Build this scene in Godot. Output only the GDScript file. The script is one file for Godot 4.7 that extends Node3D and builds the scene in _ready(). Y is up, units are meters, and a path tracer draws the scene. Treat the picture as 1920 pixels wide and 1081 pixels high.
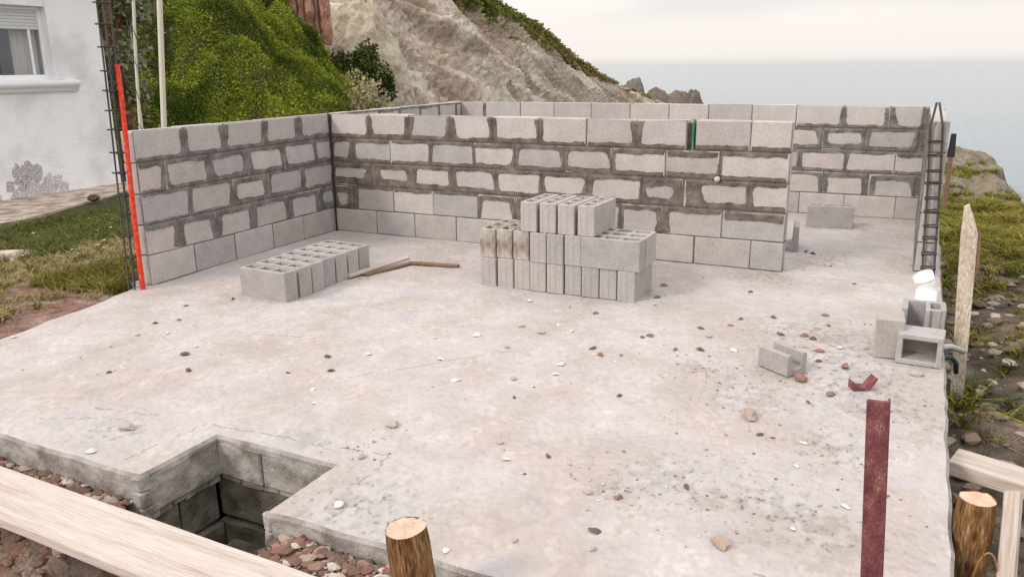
extends Node3D

var rng := RandomNumberGenerator.new()
var nz := FastNoiseLite.new()
var nb := FastNoiseLite.new()
var used := {}
var M := {}

# ------------------------------------------------------------------ naming
func numbered(called: String) -> String:
	if not used.has(called):
		used[called] = 0
		return called
	used[called] += 1
	return "%s_%03d" % [called, used[called]]

func tag(o: Node, label: String, category: String, group := "") -> Node:
	o.set_meta("label", label)
	o.set_meta("category", category)
	if group != "":
		o.set_meta("group", group)
	return o

func thing(called: String, label: String, category: String, at := Vector3.ZERO, turn := 0.0, group := "") -> Node3D:
	var o := Node3D.new()
	o.name = numbered(called)
	add_child(o)
	o.position = at
	o.rotation.y = turn
	tag(o, label, category, group)
	return o

func obj(called: String, mesh: Mesh, m: Material, parent: Node = null) -> MeshInstance3D:
	var o := MeshInstance3D.new()
	o.mesh = mesh
	o.material_override = m
	if parent == null:
		o.name = numbered(called)
		add_child(o)
	else:
		o.name = called
		parent.add_child(o, true)
	return o

func structure(called: String, mesh: Mesh, m: Material) -> MeshInstance3D:
	var o := obj(called, mesh, m)
	o.set_meta("kind", "structure")
	return o

# ------------------------------------------------------------------ mesh helpers
func new_st() -> SurfaceTool:
	var st := SurfaceTool.new()
	st.begin(Mesh.PRIMITIVE_TRIANGLES)
	st.set_smooth_group(-1)
	return st

func smooth_st() -> SurfaceTool:
	var st := SurfaceTool.new()
	st.begin(Mesh.PRIMITIVE_TRIANGLES)
	st.set_smooth_group(0)
	return st

func done(st: SurfaceTool) -> ArrayMesh:
	st.generate_normals()
	return st.commit()

func tri(st: SurfaceTool, a: Vector3, b: Vector3, c: Vector3) -> void:
	st.add_vertex(a); st.add_vertex(b); st.add_vertex(c)

# a quad whose outward side is n (only used to choose the winding)
func quad(st: SurfaceTool, a: Vector3, b: Vector3, c: Vector3, d: Vector3, n := Vector3.ZERO) -> void:
	if n != Vector3.ZERO and (b - a).cross(c - a).dot(n) > 0.0:
		tri(st, a, d, c); tri(st, a, c, b)
	else:
		tri(st, a, b, c); tri(st, a, c, d)

# box with chamfered edges, optional corner jitter
func cbox(st: SurfaceTool, lo: Vector3, hi: Vector3, c := 0.003, jit := 0.0) -> void:
	var mid := (lo + hi) * 0.5
	var h := (hi - lo) * 0.5
	var pts := {}
	for sx in [-1, 1]:
		for sy in [-1, 1]:
			for sz in [-1, 1]:
				var s := Vector3(sx, sy, sz)
				var j := Vector3(rng.randf_range(-jit, jit), rng.randf_range(-jit, jit), rng.randf_range(-jit, jit))
				for k in 3:
					var e := h - Vector3(c, c, c)
					e[k] = h[k]
					pts[[k, sx, sy, sz]] = mid + j + Vector3(s.x * e.x, s.y * e.y, s.z * e.z)
	for k in 3:
		for sg in [-1, 1]:
			var q := []
			for ab in [[-1, -1], [1, -1], [1, 1], [-1, 1]]:
				var key = [k, 0, 0, 0]
				key[1 + k] = sg
				key[1 + (k + 1) % 3] = ab[0]
				key[1 + (k + 2) % 3] = ab[1]
				q.append(pts[key])
			var n := Vector3.ZERO
			n[k] = sg
			quad(st, q[0], q[1], q[2], q[3], n)
	for m in 3:
		var k := (m + 1) % 3
		var l := (m + 2) % 3
		for s1 in [-1, 1]:
			for s2 in [-1, 1]:
				var ka = [k, 0, 0, 0]; ka[1 + m] = -1; ka[1 + k] = s1; ka[1 + l] = s2
				var kb = ka.duplicate(); kb[1 + m] = 1
				var la = ka.duplicate(); la[0] = l
				var lb = kb.duplicate(); lb[0] = l
				var n2 := Vector3.ZERO
				n2[k] = s1; n2[l] = s2
				quad(st, pts[ka], pts[kb], pts[lb], pts[la], n2)
	for sx in [-1, 1]:
		for sy in [-1, 1]:
			for sz in [-1, 1]:
				var a: Vector3 = pts[[0, sx, sy, sz]]
				var b: Vector3 = pts[[1, sx, sy, sz]]
				var d: Vector3 = pts[[2, sx, sy, sz]]
				if (b - a).cross(d - a).dot(Vector3(sx, sy, sz)) > 0:
					tri(st, a, d, b)
				else:
					tri(st, a, b, d)

func box_mesh(lo: Vector3, hi: Vector3, c := 0.003, jit := 0.0) -> ArrayMesh:
	var st := new_st()
	cbox(st, lo, hi, c, jit)
	return done(st)

# prism of a polygon in xy, from z0 to z1
func prism(st: SurfaceTool, poly: PackedVector2Array, z0: float, z1: float) -> void:
	var idx := Geometry2D.triangulate_polygon(poly)
	for i in range(0, idx.size(), 3):
		for z in [z0, z1]:
			tri(st, Vector3(poly[idx[i]].x, poly[idx[i]].y, z), Vector3(poly[idx[i + 1]].x, poly[idx[i + 1]].y, z), Vector3(poly[idx[i + 2]].x, poly[idx[i + 2]].y, z))
	for i in poly.size():
		var a := poly[i]
		var b := poly[(i + 1) % poly.size()]
		quad(st, Vector3(a.x, a.y, z0), Vector3(b.x, b.y, z0), Vector3(b.x, b.y, z1), Vector3(a.x, a.y, z1))

func tube(st: SurfaceTool, pts: Array, r: float, sides := 8, r_end := -1.0, caps := true) -> void:
	var rings := []
	for i in pts.size():
		var d: Vector3
		if i == 0: d = pts[1] - pts[0]
		elif i == pts.size() - 1: d = pts[i] - pts[i - 1]
		else: d = pts[i + 1] - pts[i - 1]
		d = d.normalized()
		var up := Vector3.UP if absf(d.y) < 0.9 else Vector3.RIGHT
		var x := d.cross(up).normalized()
		var y := x.cross(d).normalized()
		var rr := r if r_end < 0.0 else lerpf(r, r_end, float(i) / (pts.size() - 1))
		var ring := []
		for s in sides:
			var a := TAU * s / sides
			ring.append(pts[i] + (x * cos(a) + y * sin(a)) * rr)
		rings.append(ring)
	for i in rings.size() - 1:
		for s in sides:
			var t := (s + 1) % sides
			var n: Vector3 = rings[i][s] - pts[i]
			quad(st, rings[i][s], rings[i][t], rings[i + 1][t], rings[i + 1][s], n)
	if caps:
		for e in [0, rings.size() - 1]:
			for s in sides:
				tri(st, pts[e], rings[e][s], rings[e][(s + 1) % sides])

# an irregular broken stone, about 1 across
func rock_mesh(sd: int, flat := 0.6, rough := 0.28) -> ArrayMesh:
	var r := RandomNumberGenerator.new()
	r.seed = sd
	var st := new_st()
	var la := 5
	var lo := 8
	var off := r.randf() * 100.0
	var p := []
	for i in la + 1:
		var row := []
		for j in lo:
			var th := PI * i / la
			var ph := TAU * (j + (0.5 if i % 2 else 0.0)) / lo
			var d := Vector3(sin(th) * cos(ph), cos(th), sin(th) * sin(ph))
			var k := 0.5 * (1.0 + rough * 2.0 * nz.get_noise_3d(d.x * 60 + off, d.y * 60, d.z * 60 - off))
			if i > 0 and i < la:
				k *= r.randf_range(1.0 - rough * 0.5, 1.0 + rough * 0.5)
			row.append(Vector3(d.x * k, d.y * k * flat, d.z * k))
		p.append(row)
	for i in la:
		for j in lo:
			var t := (j + 1) % lo
			if i > 0: tri(st, p[i][j], p[i][t], p[i + 1][j] if i % 2 == 0 else p[i + 1][t])
			if i < la - 1: tri(st, p[i][j] if i % 2 else p[i][t], p[i + 1][t], p[i + 1][j])
	return done(st)

# a thin broken flake, about 1 across, domed and with a ragged outline
func flake_mesh(sd: int, th := 0.16) -> ArrayMesh:
	var r := RandomNumberGenerator.new()
	r.seed = sd
	var st := new_st()
	var n := 9
	var rim := []
	for i in n:
		var a := TAU * (i + r.randf_range(-.3, .3)) / n
		var q := r.randf_range(.34, .54)
		rim.append(Vector3(cos(a) * q, r.randf_range(-.03, .03), sin(a) * q * .8))
	var top := Vector3(r.randf_range(-.1, .1), th, r.randf_range(-.1, .1))
	var low := Vector3(0, -th * .3, 0)
	for i in n:
		var a: Vector3 = rim[i]
		var b: Vector3 = rim[(i + 1) % n]
		var am := a.lerp(top, .45) + Vector3(0, th * .30, 0)
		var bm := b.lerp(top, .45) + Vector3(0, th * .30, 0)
		quad(st, a, b, bm, am, Vector3.UP)
		tri(st, am, bm, top + Vector3(0, th * .25, 0))
		tri(st, a, low, b)
	return done(st)

# ------------------------------------------------------------------ textures
func noise_data(sd: int, size: int, cycles: float, octaves := 3, kind := FastNoiseLite.TYPE_SIMPLEX_SMOOTH) -> PackedByteArray:
	var n := FastNoiseLite.new()
	n.seed = sd
	n.noise_type = kind
	n.frequency = cycles / size
	n.fractal_octaves = octaves
	return n.get_seamless_image(size, size).get_data()

# layers: [[cycles, octaves, weight], ...]; stops: [[pos, linear colour], ...]
func tex(sd: int, size: int, layers: Array, stops: Array, contrast := 1.6) -> ImageTexture:
	var lut := PackedByteArray()
	var g := Gradient.new()
	g.offsets = PackedFloat32Array(stops.map(func(s): return s[0]))
	g.colors = PackedColorArray(stops.map(func(s): return s[1]))
	for i in 256:
		var c := g.sample(i / 255.0).linear_to_srgb()
		lut.append(int(clampf(c.r, 0, 1) * 255)); lut.append(int(clampf(c.g, 0, 1) * 255)); lut.append(int(clampf(c.b, 0, 1) * 255))
	var acc := blend(sd, size, layers, contrast)
	var out := PackedByteArray()
	out.resize(size * size * 3)
	for i in size * size:
		var v: int = acc[i] * 3
		var k := i * 3
		out[k] = lut[v]; out[k + 1] = lut[v + 1]; out[k + 2] = lut[v + 2]
	var im := Image.create_from_data(size, size, false, Image.FORMAT_RGB8, out)
	im.generate_mipmaps()
	return ImageTexture.create_from_image(im)

func blend(sd: int, size: int, layers: Array, contrast: float) -> PackedByteArray:
	var ds := []
	for l in layers:
		ds.append(noise_data(sd + ds.size() * 17, size, l[0], l[1]))
	var n := layers.size()
	var out := PackedByteArray()
	out.resize(size * size)
	for i in size * size:
		var v := 0.0
		for k in n:
			v += (ds[k][i] - 128) * layers[k][2]
		out[i] = clampi(int(128 + v * contrast), 0, 255)
	return out

func normal_tex(sd: int, size: int, layers: Array, strength: float) -> ImageTexture:
	var im := Image.create_from_data(size, size, false, Image.FORMAT_L8, blend(sd, size, layers, 1.2))
	im.convert(Image.FORMAT_RGBA8)
	im.bump_map_to_normal_map(strength)
	im.generate_mipmaps()
	return ImageTexture.create_from_image(im)

func mat(t: Texture2D, n: Texture2D, scale, rough := 0.9, tint := Color.WHITE, world := true, nscale := 1.0) -> StandardMaterial3D:
	var m := StandardMaterial3D.new()
	m.albedo_color = tint
	if t: m.albedo_texture = t
	m.roughness = rough
	m.metallic_specular = 0.3
	if n:
		m.normal_enabled = true
		m.normal_texture = n
		m.normal_scale = nscale
	m.uv1_triplanar = true
	m.uv1_world_triplanar = world
	m.uv1_scale = scale if scale is Vector3 else Vector3(scale, scale, scale)
	return m

func plain(c: Color, rough := 0.6, metal := 0.0) -> StandardMaterial3D:
	var m := StandardMaterial3D.new()
	m.albedo_color = c.linear_to_srgb()
	m.roughness = rough
	m.metallic = metal
	return m

func lin(r: float, g: float, b: float) -> Color:
	return Color(r, g, b)

func tint(r: float, g: float, b: float) -> Color:
	return Color(r, g, b).linear_to_srgb()

func make_materials() -> void:
	var n_fine := normal_tex(11, 512, [[60, 3, 0.6], [160, 2, 0.6]], 3.0)
	var n_med := normal_tex(12, 512, [[14, 5, 1.0]], 5.0)
	var n_rock := normal_tex(13, 512, [[6, 6, 1.1]], 9.0)
	var t_block := tex(21, 512, [[3, 2, 0.14], [16, 3, 0.16], [45, 3, 0.32], [170, 2, 0.40]], [[0.0, lin(.24, .225, .215)], [0.3, lin(.40, .378, .365)], [0.6, lin(.475, .452, .44)], [1.0, lin(.58, .56, .545)]], 1.7)
	M.block = []
	for c in [tint(1.05, 1.02, 1.0), tint(.9, .87, .86), tint(1.02, .97, .94), tint(.84, .835, .85), tint(.96, .95, .95)]:
		M.block.append(mat(t_block, n_fine, 1.7, 0.95, c, false, 0.9))
	M.loose = []
	for c in [tint(.86, .85, .85), tint(.78, .77, .78), tint(.92, .90, .88), tint(.82, .80, .76)]:
		M.loose.append(mat(t_block, n_fine, 1.9, 0.95, c, false, 0.9))
	var t_stained := tex(29, 512, [[4, 5, 0.8], [120, 2, 0.5]], [[0.0, lin(.16, .125, .095)], [0.3, lin(.27, .23, .19)], [0.5, lin(.39, .36, .33)], [1.0, lin(.47, .45, .42)]], 1.3)
	M.stained = mat(t_stained, n_fine, 1.9, 0.95, tint(1, .97, .93), false)
	var t_mortar := tex(22, 512, [[6, 4, 0.7], [90, 3, 0.6]], [[0.0, lin(.085, .066, .056)], [0.5, lin(.14, .114, .100)], [1.0, lin(.22, .183, .165)]])
	M.mortar = mat(t_mortar, n_med, 1.2, 0.95, Color.WHITE, true, 0.8)
	var t_mortar_g := tex(23, 512, [[6, 4, 0.7], [90, 3, 0.6]], [[0.0, lin(.09, .081, .074)], [0.5, lin(.15, .138, .128)], [1.0, lin(.235, .22, .208)]])
	M.mortar_grey = mat(t_mortar_g, n_med, 1.2, 0.95, Color.WHITE, true, 0.8)
	var t_edge := tex(24, 512, [[5, 4, 0.8], [80, 3, 0.5]], [[0.0, lin(.14, .125, .11)], [0.5, lin(.27, .25, .23)], [1.0, lin(.40, .375, .35)]])
	M.edge = mat(t_edge, n_med, 1.4, 0.95, Color.WHITE, true, 0.5)
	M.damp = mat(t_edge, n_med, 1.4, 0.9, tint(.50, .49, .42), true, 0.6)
	M.concrete_path = mat(t_edge, n_med, 0.6, 0.95, tint(1.45, 1.3, 1.15), true, 0.6)
	# ground: grey-brown modulation, matter colour comes from the vertices
	var t_soil := tex(25, 512, [[9, 4, 0.6], [70, 3, 0.7]], [[0.0, lin(.30, .30, .30)], [0.5, lin(.72, .72, .72)], [1.0, lin(1, 1, 1)]], 1.9)
	M.soil = mat(t_soil, n_rock, 0.8, 1.0, Color.WHITE, true, 1.2)
	M.soil.vertex_color_use_as_albedo = true
	var t_cliff := tex(26, 1024, [[10, 5, 0.9], [60, 4, 0.55]], [[0.0, lin(.52, .49, .46)], [0.4, lin(.84, .83, .81)], [0.7, lin(.95, .95, .95)], [1.0, lin(1, 1, 1)]], 1.7)
	M.cliff = mat(t_cliff, n_rock, Vector3(.24, .34, .24), 1.0, Color.WHITE, true, 1.5)
	M.cliff.vertex_color_use_as_albedo = true
	M.stone = mat(t_block, n_med, 2.0, 0.95, tint(.85, .78, .70), false)
	M.white_stone = mat(t_block, n_med, 2.0, 0.9, tint(1.4, 1.36, 1.32), false)
	M.dark_stone = mat(t_block, n_med, 2.0, 0.95, tint(.28, .22, .19), false)
	M.red_stone = mat(t_block, n_med, 2.0, 0.95, tint(.52, .33, .27), false)
	M.tan_stone = mat(t_block, n_med, 2.0, 0.95, tint(.78, .64, .53), false)
	M.red_rock = mat(t_cliff, n_rock, Vector3(.5, .2, .5), 1.0, tint(.40, .22, .165), true, 1.6)
	M.beige_rock = mat(t_cliff, n_rock, Vector3(.25, .25, .25), 1.0, tint(.46, .40, .31), true, 1.6)
	M.headland_rock = mat(t_cliff, n_rock, Vector3(.5, .5, .5), 1.0, tint(.22, .18, .135), true, 1.8)
	M.brown_rock = mat(t_cliff, n_rock, Vector3(.08, .08, .08), 1.0, tint(.17, .14, .12), true, 1.6)
	# wood: streaks along local x
	var t_wood := tex(27, 512, [[4, 5, 0.65], [26, 4, 0.75]], [[0.0, lin(.36, .28, .21)], [0.35, lin(.49, .42, .35)], [0.7, lin(.56, .50, .44)], [1.0, lin(.60, .55, .50)]], 1.0)
	var n_wood := normal_tex(14, 512, [[30, 4, 1.0]], 4.0)
	M.board = mat(t_wood, n_wood, Vector3(.16, 4.0, 4.0), 0.85, tint(.92, .91, .94), false, 0.7)
	M.post_board = mat(t_wood, n_wood, Vector3(3.2, .5, 3.2), 0.9, tint(1.0, .97, .92), false, 0.8)
	M.old_board = mat(t_wood, n_wood, Vector3(.5, 3, 3), 0.9, tint(.36, .27, .21), false, 0.8)
	var t_log := tex(28, 512, [[4, 3, 0.5], [30, 4, 0.7]], [[0.0, lin(.04, .022, .010)], [0.45, lin(.19, .092, .034)], [0.75, lin(.27, .155, .065)], [1.0, lin(.40, .31, .19)]], 1.6)
	M.log = mat(t_log, n_wood, Vector3(4.0, .45, 4.0), 0.75, Color.WHITE, false, 0.8)
	M.log_end = mat(t_wood, n_wood, 4.0, 0.85, tint(1.0, .84, .73), false, 0.4)
	var t_rust := tex(30, 512, [[6, 5, 0.7], [60, 3, 0.5]], [[0.0, lin(.085, .03, .036)], [0.4, lin(.145, .048, .056)], [0.65, lin(.19, .068, .066)], [0.85, lin(.24, .105, .10)], [1.0, lin(.36, .22, .20)]], 1.25)
	M.rust = mat(t_rust, n_med, Vector3(3.3, 1.9, 3.3), 0.7, Color.WHITE, false, 0.5)
	M.rebar = plain(lin(.045, .037, .034), 0.7)
	var t_plaster := tex(31, 512, [[3, 5, 0.8], [80, 3, 0.25]], [[0.0, lin(.66, .655, .665)], [0.5, lin(.81, .815, .84)], [1.0, lin(.84, .845, .87)]], 1.4)
	var t_mottle := tex(33, 512, [[20, 4, .9]], [[0.0, lin(.35, .34, .34)], [.5, lin(.62, .61, .62)], [1.0, lin(.84, .84, .86)]], 1.5)
	M.plaster = plaster_material(t_plaster, n_fine)
	M.damp_render = []
	for v in [.72, .85, .95]: M.damp_render.append(mat(t_mottle, n_med, 1.5, 0.95, tint(v, v * .97, v), true))
	M.white = plain(lin(.78, .79, .80), 0.5)
	M.shutter = plain(lin(.55, .56, .55), 0.6)
	M.curtain = plain(lin(.78, .76, .70), 0.9)
	M.curtain.backlight_enabled = true
	M.curtain.backlight = Color(.3, .3, .28)
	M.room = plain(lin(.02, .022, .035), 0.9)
	M.glass = StandardMaterial3D.new()
	M.glass.albedo_color = Color(.3, .36, .45, .12)
	M.glass.transparency = BaseMaterial3D.TRANSPARENCY_ALPHA
	M.glass.roughness = 0.02
	M.red_pipe = mat(tex(34, 256, [[8, 4, .9]], [[0.0, lin(.40, .05, .035)], [.3, lin(.62, .04, .025)], [.8, lin(.66, .075, .035)], [1.0, lin(.62, .30, .22)]], 1.4), null, 2.5, 0.5, Color.WHITE, false)
	M.pvc = plain(lin(.80, .79, .77), 0.35)
	M.pipe_inside = plain(lin(.30, .29, .28), 0.7)
	M.green_pipe = plain(lin(.02, .16, .07), 0.45)
	M.black = plain(lin(.012, .012, .014), 0.6)
	M.hose = plain(lin(.012, .05, .045), 0.4)
	M.grey_pipe = plain(lin(.45, .45, .42), 0.5)
	M.pole = plain(lin(.56, .52, .44), 0.6)
	M.wire = plain(lin(.30, .14, .06), 0.5)
	M.leaf = StandardMaterial3D.new()
	M.leaf.vertex_color_use_as_albedo = true
	M.leaf.roughness = 0.75
	M.leaf.metallic_specular = 0.25
	M.leaf.backlight_enabled = true
	M.leaf.backlight = Color(.35, .4, .2)
	M.bark = mat(t_log, n_rock, 1.5, 0.95, tint(.7, .75, .8), true)
	M.sea = StandardMaterial3D.new()
	M.sea.albedo_color = tint(.135, .185, .215)
	M.sea.roughness = 0.16
	M.sea.metallic_specular = 0.42
	M.sea.normal_enabled = true
	M.sea.normal_texture = normal_tex(15, 512, [[5, 5, 1.0]], 4.0)
	M.sea.normal_scale = 2.0
	M.sea.uv1_triplanar = true
	M.sea.uv1_world_triplanar = true
	M.sea.uv1_scale = Vector3(.03, .03, .05)

# white render with grime stains low on the facade, as matter with its own outline
func plaster_material(t: Texture2D, n: Texture2D) -> StandardMaterial3D:
	return mat(t, n, 0.35, 0.85, Color.WHITE, true, 0.3)

# the slab's own texture: cement film, trowel streaks, dirt patches
const SLAB_LO := Vector2(-0.2, -2.9)
const SLAB_SIZE := Vector2(5.3, 7.2)
func slab_material() -> StandardMaterial3D:
	var S := 1024
	var d1 := noise_data(41, S, 9, 7)
	var d2 := noise_data(42, S, 24, 6)
	var d3 := noise_data(43, S, 90, 3)
	var d4 := noise_data(44, S, 230, 2)
	var spots := [[4.22, 2.48, .22], [4.53, 1.97, .3], [3.94, 2.23, .14], [3.95, 3.52, .12], [4.13, 3.35, .2], [4.44, 3.44, .2], [4.68, 3.5, .2], [4.62, 2.89, .2], [3.3, 1.0, .25], [1.6, .8, .3], [4.2, -.5, .4], [4.2, -2.1, .45], [3.9, .2, .25], [4.4, 1.4, .5], [1.9, 3.95, .18], [2.7, 3.68, .16], [3.2, 4.05, .25], [4.8, 2.4, .3]]
	var mask := PackedFloat32Array()
	mask.resize(128 * 128)
	for j in 128:
		for i in 128:
			var p := SLAB_LO + SLAB_SIZE * Vector2((i + .5) / 128.0, (j + .5) / 128.0)
			var v := 0.0
			for s in spots:
				v += exp(-(p - Vector2(s[0], s[1])).length_squared() / (s[2] * s[2]))
			mask[j * 128 + i] = minf(v, 1.0)
	var out := PackedByteArray()
	out.resize(S * S * 3)
	for i in S * S:
		var x := i % S
		var y := i / S
		var a: float = d1[i] / 255.0
		var b: float = d2[i] / 255.0
		var c: float = d3[i] / 255.0
		var e: float = d4[i] / 255.0
		var mk := mask[(y >> 3) * 128 + (x >> 3)]
		# pale cement, beige dust where noise a is high, grey where b is low
		var dust := smoothstep(0.40, 0.62, a * .65 + b * .35)
		var grey := smoothstep(0.5, 0.34, b)
		var r := 0.474 - .036 * dust - .038 * grey
		var g := 0.440 - .052 * dust - .036 * grey
		var bl := 0.430 - .070 * dust - .034 * grey
		# white cement streaks
		var w := smoothstep(.63, .72, b) * smoothstep(.4, .6, c)
		r += .05 * w; g += .05 * w; bl += .05 * w
		# grain and dark specks
		var k := .93 + .12 * c * (.6 + .4 * e)
		# trowel streaks run across the slab
		var tr: float = d1[((y * 3) % S) * S + ((x + y) >> 1) % S] / 255.0
		k *= 1.0 + .10 * (tr - .5)
		var speck := smoothstep(.66, .74, e * .6 + c * .4) * (.06 + .45 * mk)
		var dirt := mk * smoothstep(.42, .62, b * .5 + c * .5) * .24
		k *= (1.0 - speck) * (1.0 - dirt)
		var o := i * 3
		var col := Color(r * k, g * k, bl * k).linear_to_srgb()
		out[o] = int(clampf(col.r, 0, 1) * 255); out[o + 1] = int(clampf(col.g, 0, 1) * 255); out[o + 2] = int(clampf(col.b, 0, 1) * 255)
	# hairline cracks and the scored edge of the pit surround
	var cr := RandomNumberGenerator.new()
	cr.seed = 12
	for line in [[2.18, 4.12, 2.22, 3.74], [2.22, 3.74, 3.08, 3.66], [3.08, 3.66, 3.12, 3.9], [1.35, 2.75, 1.95, 2.6], [1.5, 4.0, 1.85, 3.86], [1.85, 3.86, 1.98, 3.93], [1.62, 3.83, 1.95, 3.76], [3.6, .12, 4.95, .05], [3.1, 4.02, 3.5, 4.1], [4.5, 3.85, 4.95, 3.95], [2.4, 3.1, 3.0, 2.3]]:
		var a0 := Vector2(line[0], line[1])
		var b0 := Vector2(line[2], line[3])
		var steps := int(a0.distance_to(b0) * 420)
		var perp := (b0 - a0).normalized().orthogonal()
		var wob := cr.randf() * 100.0
		for q in steps:
			var f := float(q) / steps
			var pt := a0.lerp(b0, f) + perp * (nz.get_noise_1d(f * 60 + wob) * .03 + nz.get_noise_1d(f * 400 + wob) * .006)
			var uv := (pt - SLAB_LO) / SLAB_SIZE * S
			if nz.get_noise_1d(f * 130 + wob * 2) < -.12: continue
			var o := (clampi(int(uv.y), 0, S - 1) * S + clampi(int(uv.x), 0, S - 1)) * 3
			for ch in 3: out[o + ch] = int(out[o + ch] * .89)
	var im := Image.create_from_data(S, S, false, Image.FORMAT_RGB8, out)
	im.generate_mipmaps()
	var m := StandardMaterial3D.new()
	m.albedo_texture = ImageTexture.create_from_image(im)
	m.roughness = 0.88
	m.metallic_specular = 0.3
	m.detail_enabled = true
	m.detail_blend_mode = BaseMaterial3D.BLEND_MODE_MUL
	m.detail_uv_layer = BaseMaterial3D.DETAIL_UV_2
	m.detail_albedo = tex(45, 512, [[25, 3, 0.5], [150, 2, 0.6]], [[0.0, lin(.80, .785, .77)], [0.3, lin(.94, .935, .93)], [1.0, lin(1, 1, 1)]], 1.2)
	m.normal_enabled = true
	m.normal_texture = normal_tex(46, 1024, [[40, 5, 0.9], [160, 3, 0.5]], 3.0)
	m.normal_scale = 0.5
	return m

# ------------------------------------------------------------------ terrain
func sm(a: float, b: float, v: float) -> float:
	return smoothstep(a, b, v)

func slab_left(z: float) -> float:
	if z < 2.15: return -0.15
	if z < 2.27: return lerpf(-0.15, 0.03, (z - 2.15) / .12)
	if z < 2.6: return lerpf(0.03, 0.12, (z - 2.27) / .33)
	if z < 3.4: return lerpf(0.12, 0.28, (z - 2.6) / .8)
	return lerpf(0.28, 0.44, (z - 3.4) / .78)

const M0 := Vector2(-6.6, -6.6)
const E1 := Vector2(-.70, -.714)
const E2 := Vector2(.714, -.70)
func mound_ab(x: float, z: float) -> Vector2:
	var q := Vector2(x, z) - M0
	return Vector2(q.dot(E1), q.dot(E2))

func mound_h(x: float, z: float) -> float:
	var ab := mound_ab(x, z)
	var a := ab.x
	var b := ab.y
	var edge := 1.0 - sm(-1.5, 3.6, b - a * 0.10)
	var ramp := clampf(a / 20.0, 0, 1)
	var h := (0.30 * maxf(a, 0) + 0.8 * sm(0, 4, a)) * edge
	if a > 18.0: h -= (a - 18.0) * 0.25 * edge
	var bump := nb.get_noise_2d(x * 1.3, z * 1.3) * 0.8 + nb.get_noise_2d(x * 3.6 + 50, z * 3.6) * 0.75 + (.3 - absf(nb.get_noise_2d(x * 2.4 - 90, z * 2.4))) * 1.7 + (.3 - absf(nb.get_noise_2d(x * 6.5 + 15, z * 6.5))) * .55
	return h + bump * sm(-0.5, 3.0, a) * edge * (0.7 + ramp)

func ground_h(x: float, z: float) -> float:
	var n := nz.get_noise_2d(x * 9, z * 9) * 0.035 + nz.get_noise_2d(x * 38, z * 38) * 0.018
	var left := lerpf(-0.05, -0.32, sm(-0.2, -4.5, x))
	left -= 0.10 * sm(0.0, -2.0, z) * sm(-3.0, 0.0, x)
	var h := left
	# seaward side
	var right := -0.42 - 0.025 * maxf(0.0, 2.0 - z)
	right += 0.45 * sm(-9.0, -14.0, z)
	right += 0.12 * nz.get_noise_2d(x * 22 + 7, z * 22)
	h = lerpf(h, right, sm(2.0, 5.0, x)) if z < 4.0 else h
	if z >= 4.0:
		h = lerpf(-0.11, -0.3, sm(4.25, 4.9, z)) + .05 * sm(2.9, 3.1, x) * sm(4.0, 3.5, x)
		h = lerpf(h, -0.55, sm(4.2, 5.1, x))
		h = lerpf(h, -0.08, sm(1.2, 0.3, x))
	# edges to the sea
	var xe := 6.25 + 0.35 * nz.get_noise_1d(z * 6) + maxf(0.0, z + 8.0) * 0.16 - maxf(0.0, -z - 11.0) * .18
	if x > xe: h -= (x - xe) * 2.0 + 0.25 * sm(0, .3, x - xe)
	var zb := -15.0 + nz.get_noise_1d(x * 5) * 0.8
	if z < zb:
		h -= (zb - z) * lerpf(.5, 1.1, sm(-13.0, -9.0, x))
	h = maxf(h, -26.0)
	h += mound_h(x, z)
	# room for the slab and the pit
	var inside := minf(minf(x - slab_left(z), 5.02 - x), minf(z + 2.85, 4.18 - z))
	if inside > 0.02: h = -0.95
	if x > 2.32 and x < 2.96 and z > 3.75 and z < 4.62: h = -0.55 + n
	return h + n

func ground_color(x: float, z: float) -> Color:
	var n := nz.get_noise_2d(x * 14, z * 14)
	var n2 := nz.get_noise_2d(x * 55 + 9, z * 55)
	var brown := Color(.19, .145, .105)
	var c := brown.lerp(Color(.30, .25, .19), sm(-.2, .4, n + n2 * .5))
	if x < 2.0 and z < 4.3:
		var green := Color(.075, .085, .028)
		var dry := Color(.34, .27, .18)
		var red := Color(.26, .15, .115)
		var lawn := sm(-1.7, -2.3, x + n * .8 + (z - 1.0) * .3)
		c = dry.lerp(Color(.26, .22, .10), sm(-.1, .3, n2))
		c = c.lerp(green, lawn)
		c = c.lerp(red.lerp(Color(.36, .26, .22), sm(0.0, .35, n2)), sm(1.75, 2.0, z + n * .5 + x * .12))
	if z >= 4.1:
		c = Color(.20, .12, .09).lerp(Color(.32, .25, .20), sm(-.1, .35, n2 + n * .4))
	if x > 4.5:
		c = Color(.085, .068, .05).lerp(Color(.19, .15, .115), sm(-.25, .3, n2 + n * .6))
		c = c.lerp(Color(.20, .17, .04), sm(-2.2, -3.6, z + n * 1.5) * sm(-.4, .2, n2 + .25))
		c = c.lerp(Color(.20, .165, .125).lerp(Color(.32, .28, .22), sm(-.2, .3, n2)), sm(-6.8, -8.2, z + n * 2.0))
		if x > 6.2 + maxf(0.0, z + 8.0) * 0.16: c = Color(.17, .145, .115)
	return c

func lines(spans: Array) -> PackedFloat32Array:
	var o := PackedFloat32Array()
	for s in spans:
		var k := int(round((s[1] - s[0]) / s[2]))
		for i in k:
			o.append(lerpf(s[0], s[1], float(i) / k))
	o.append(spans[-1][1])
	return o

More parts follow.
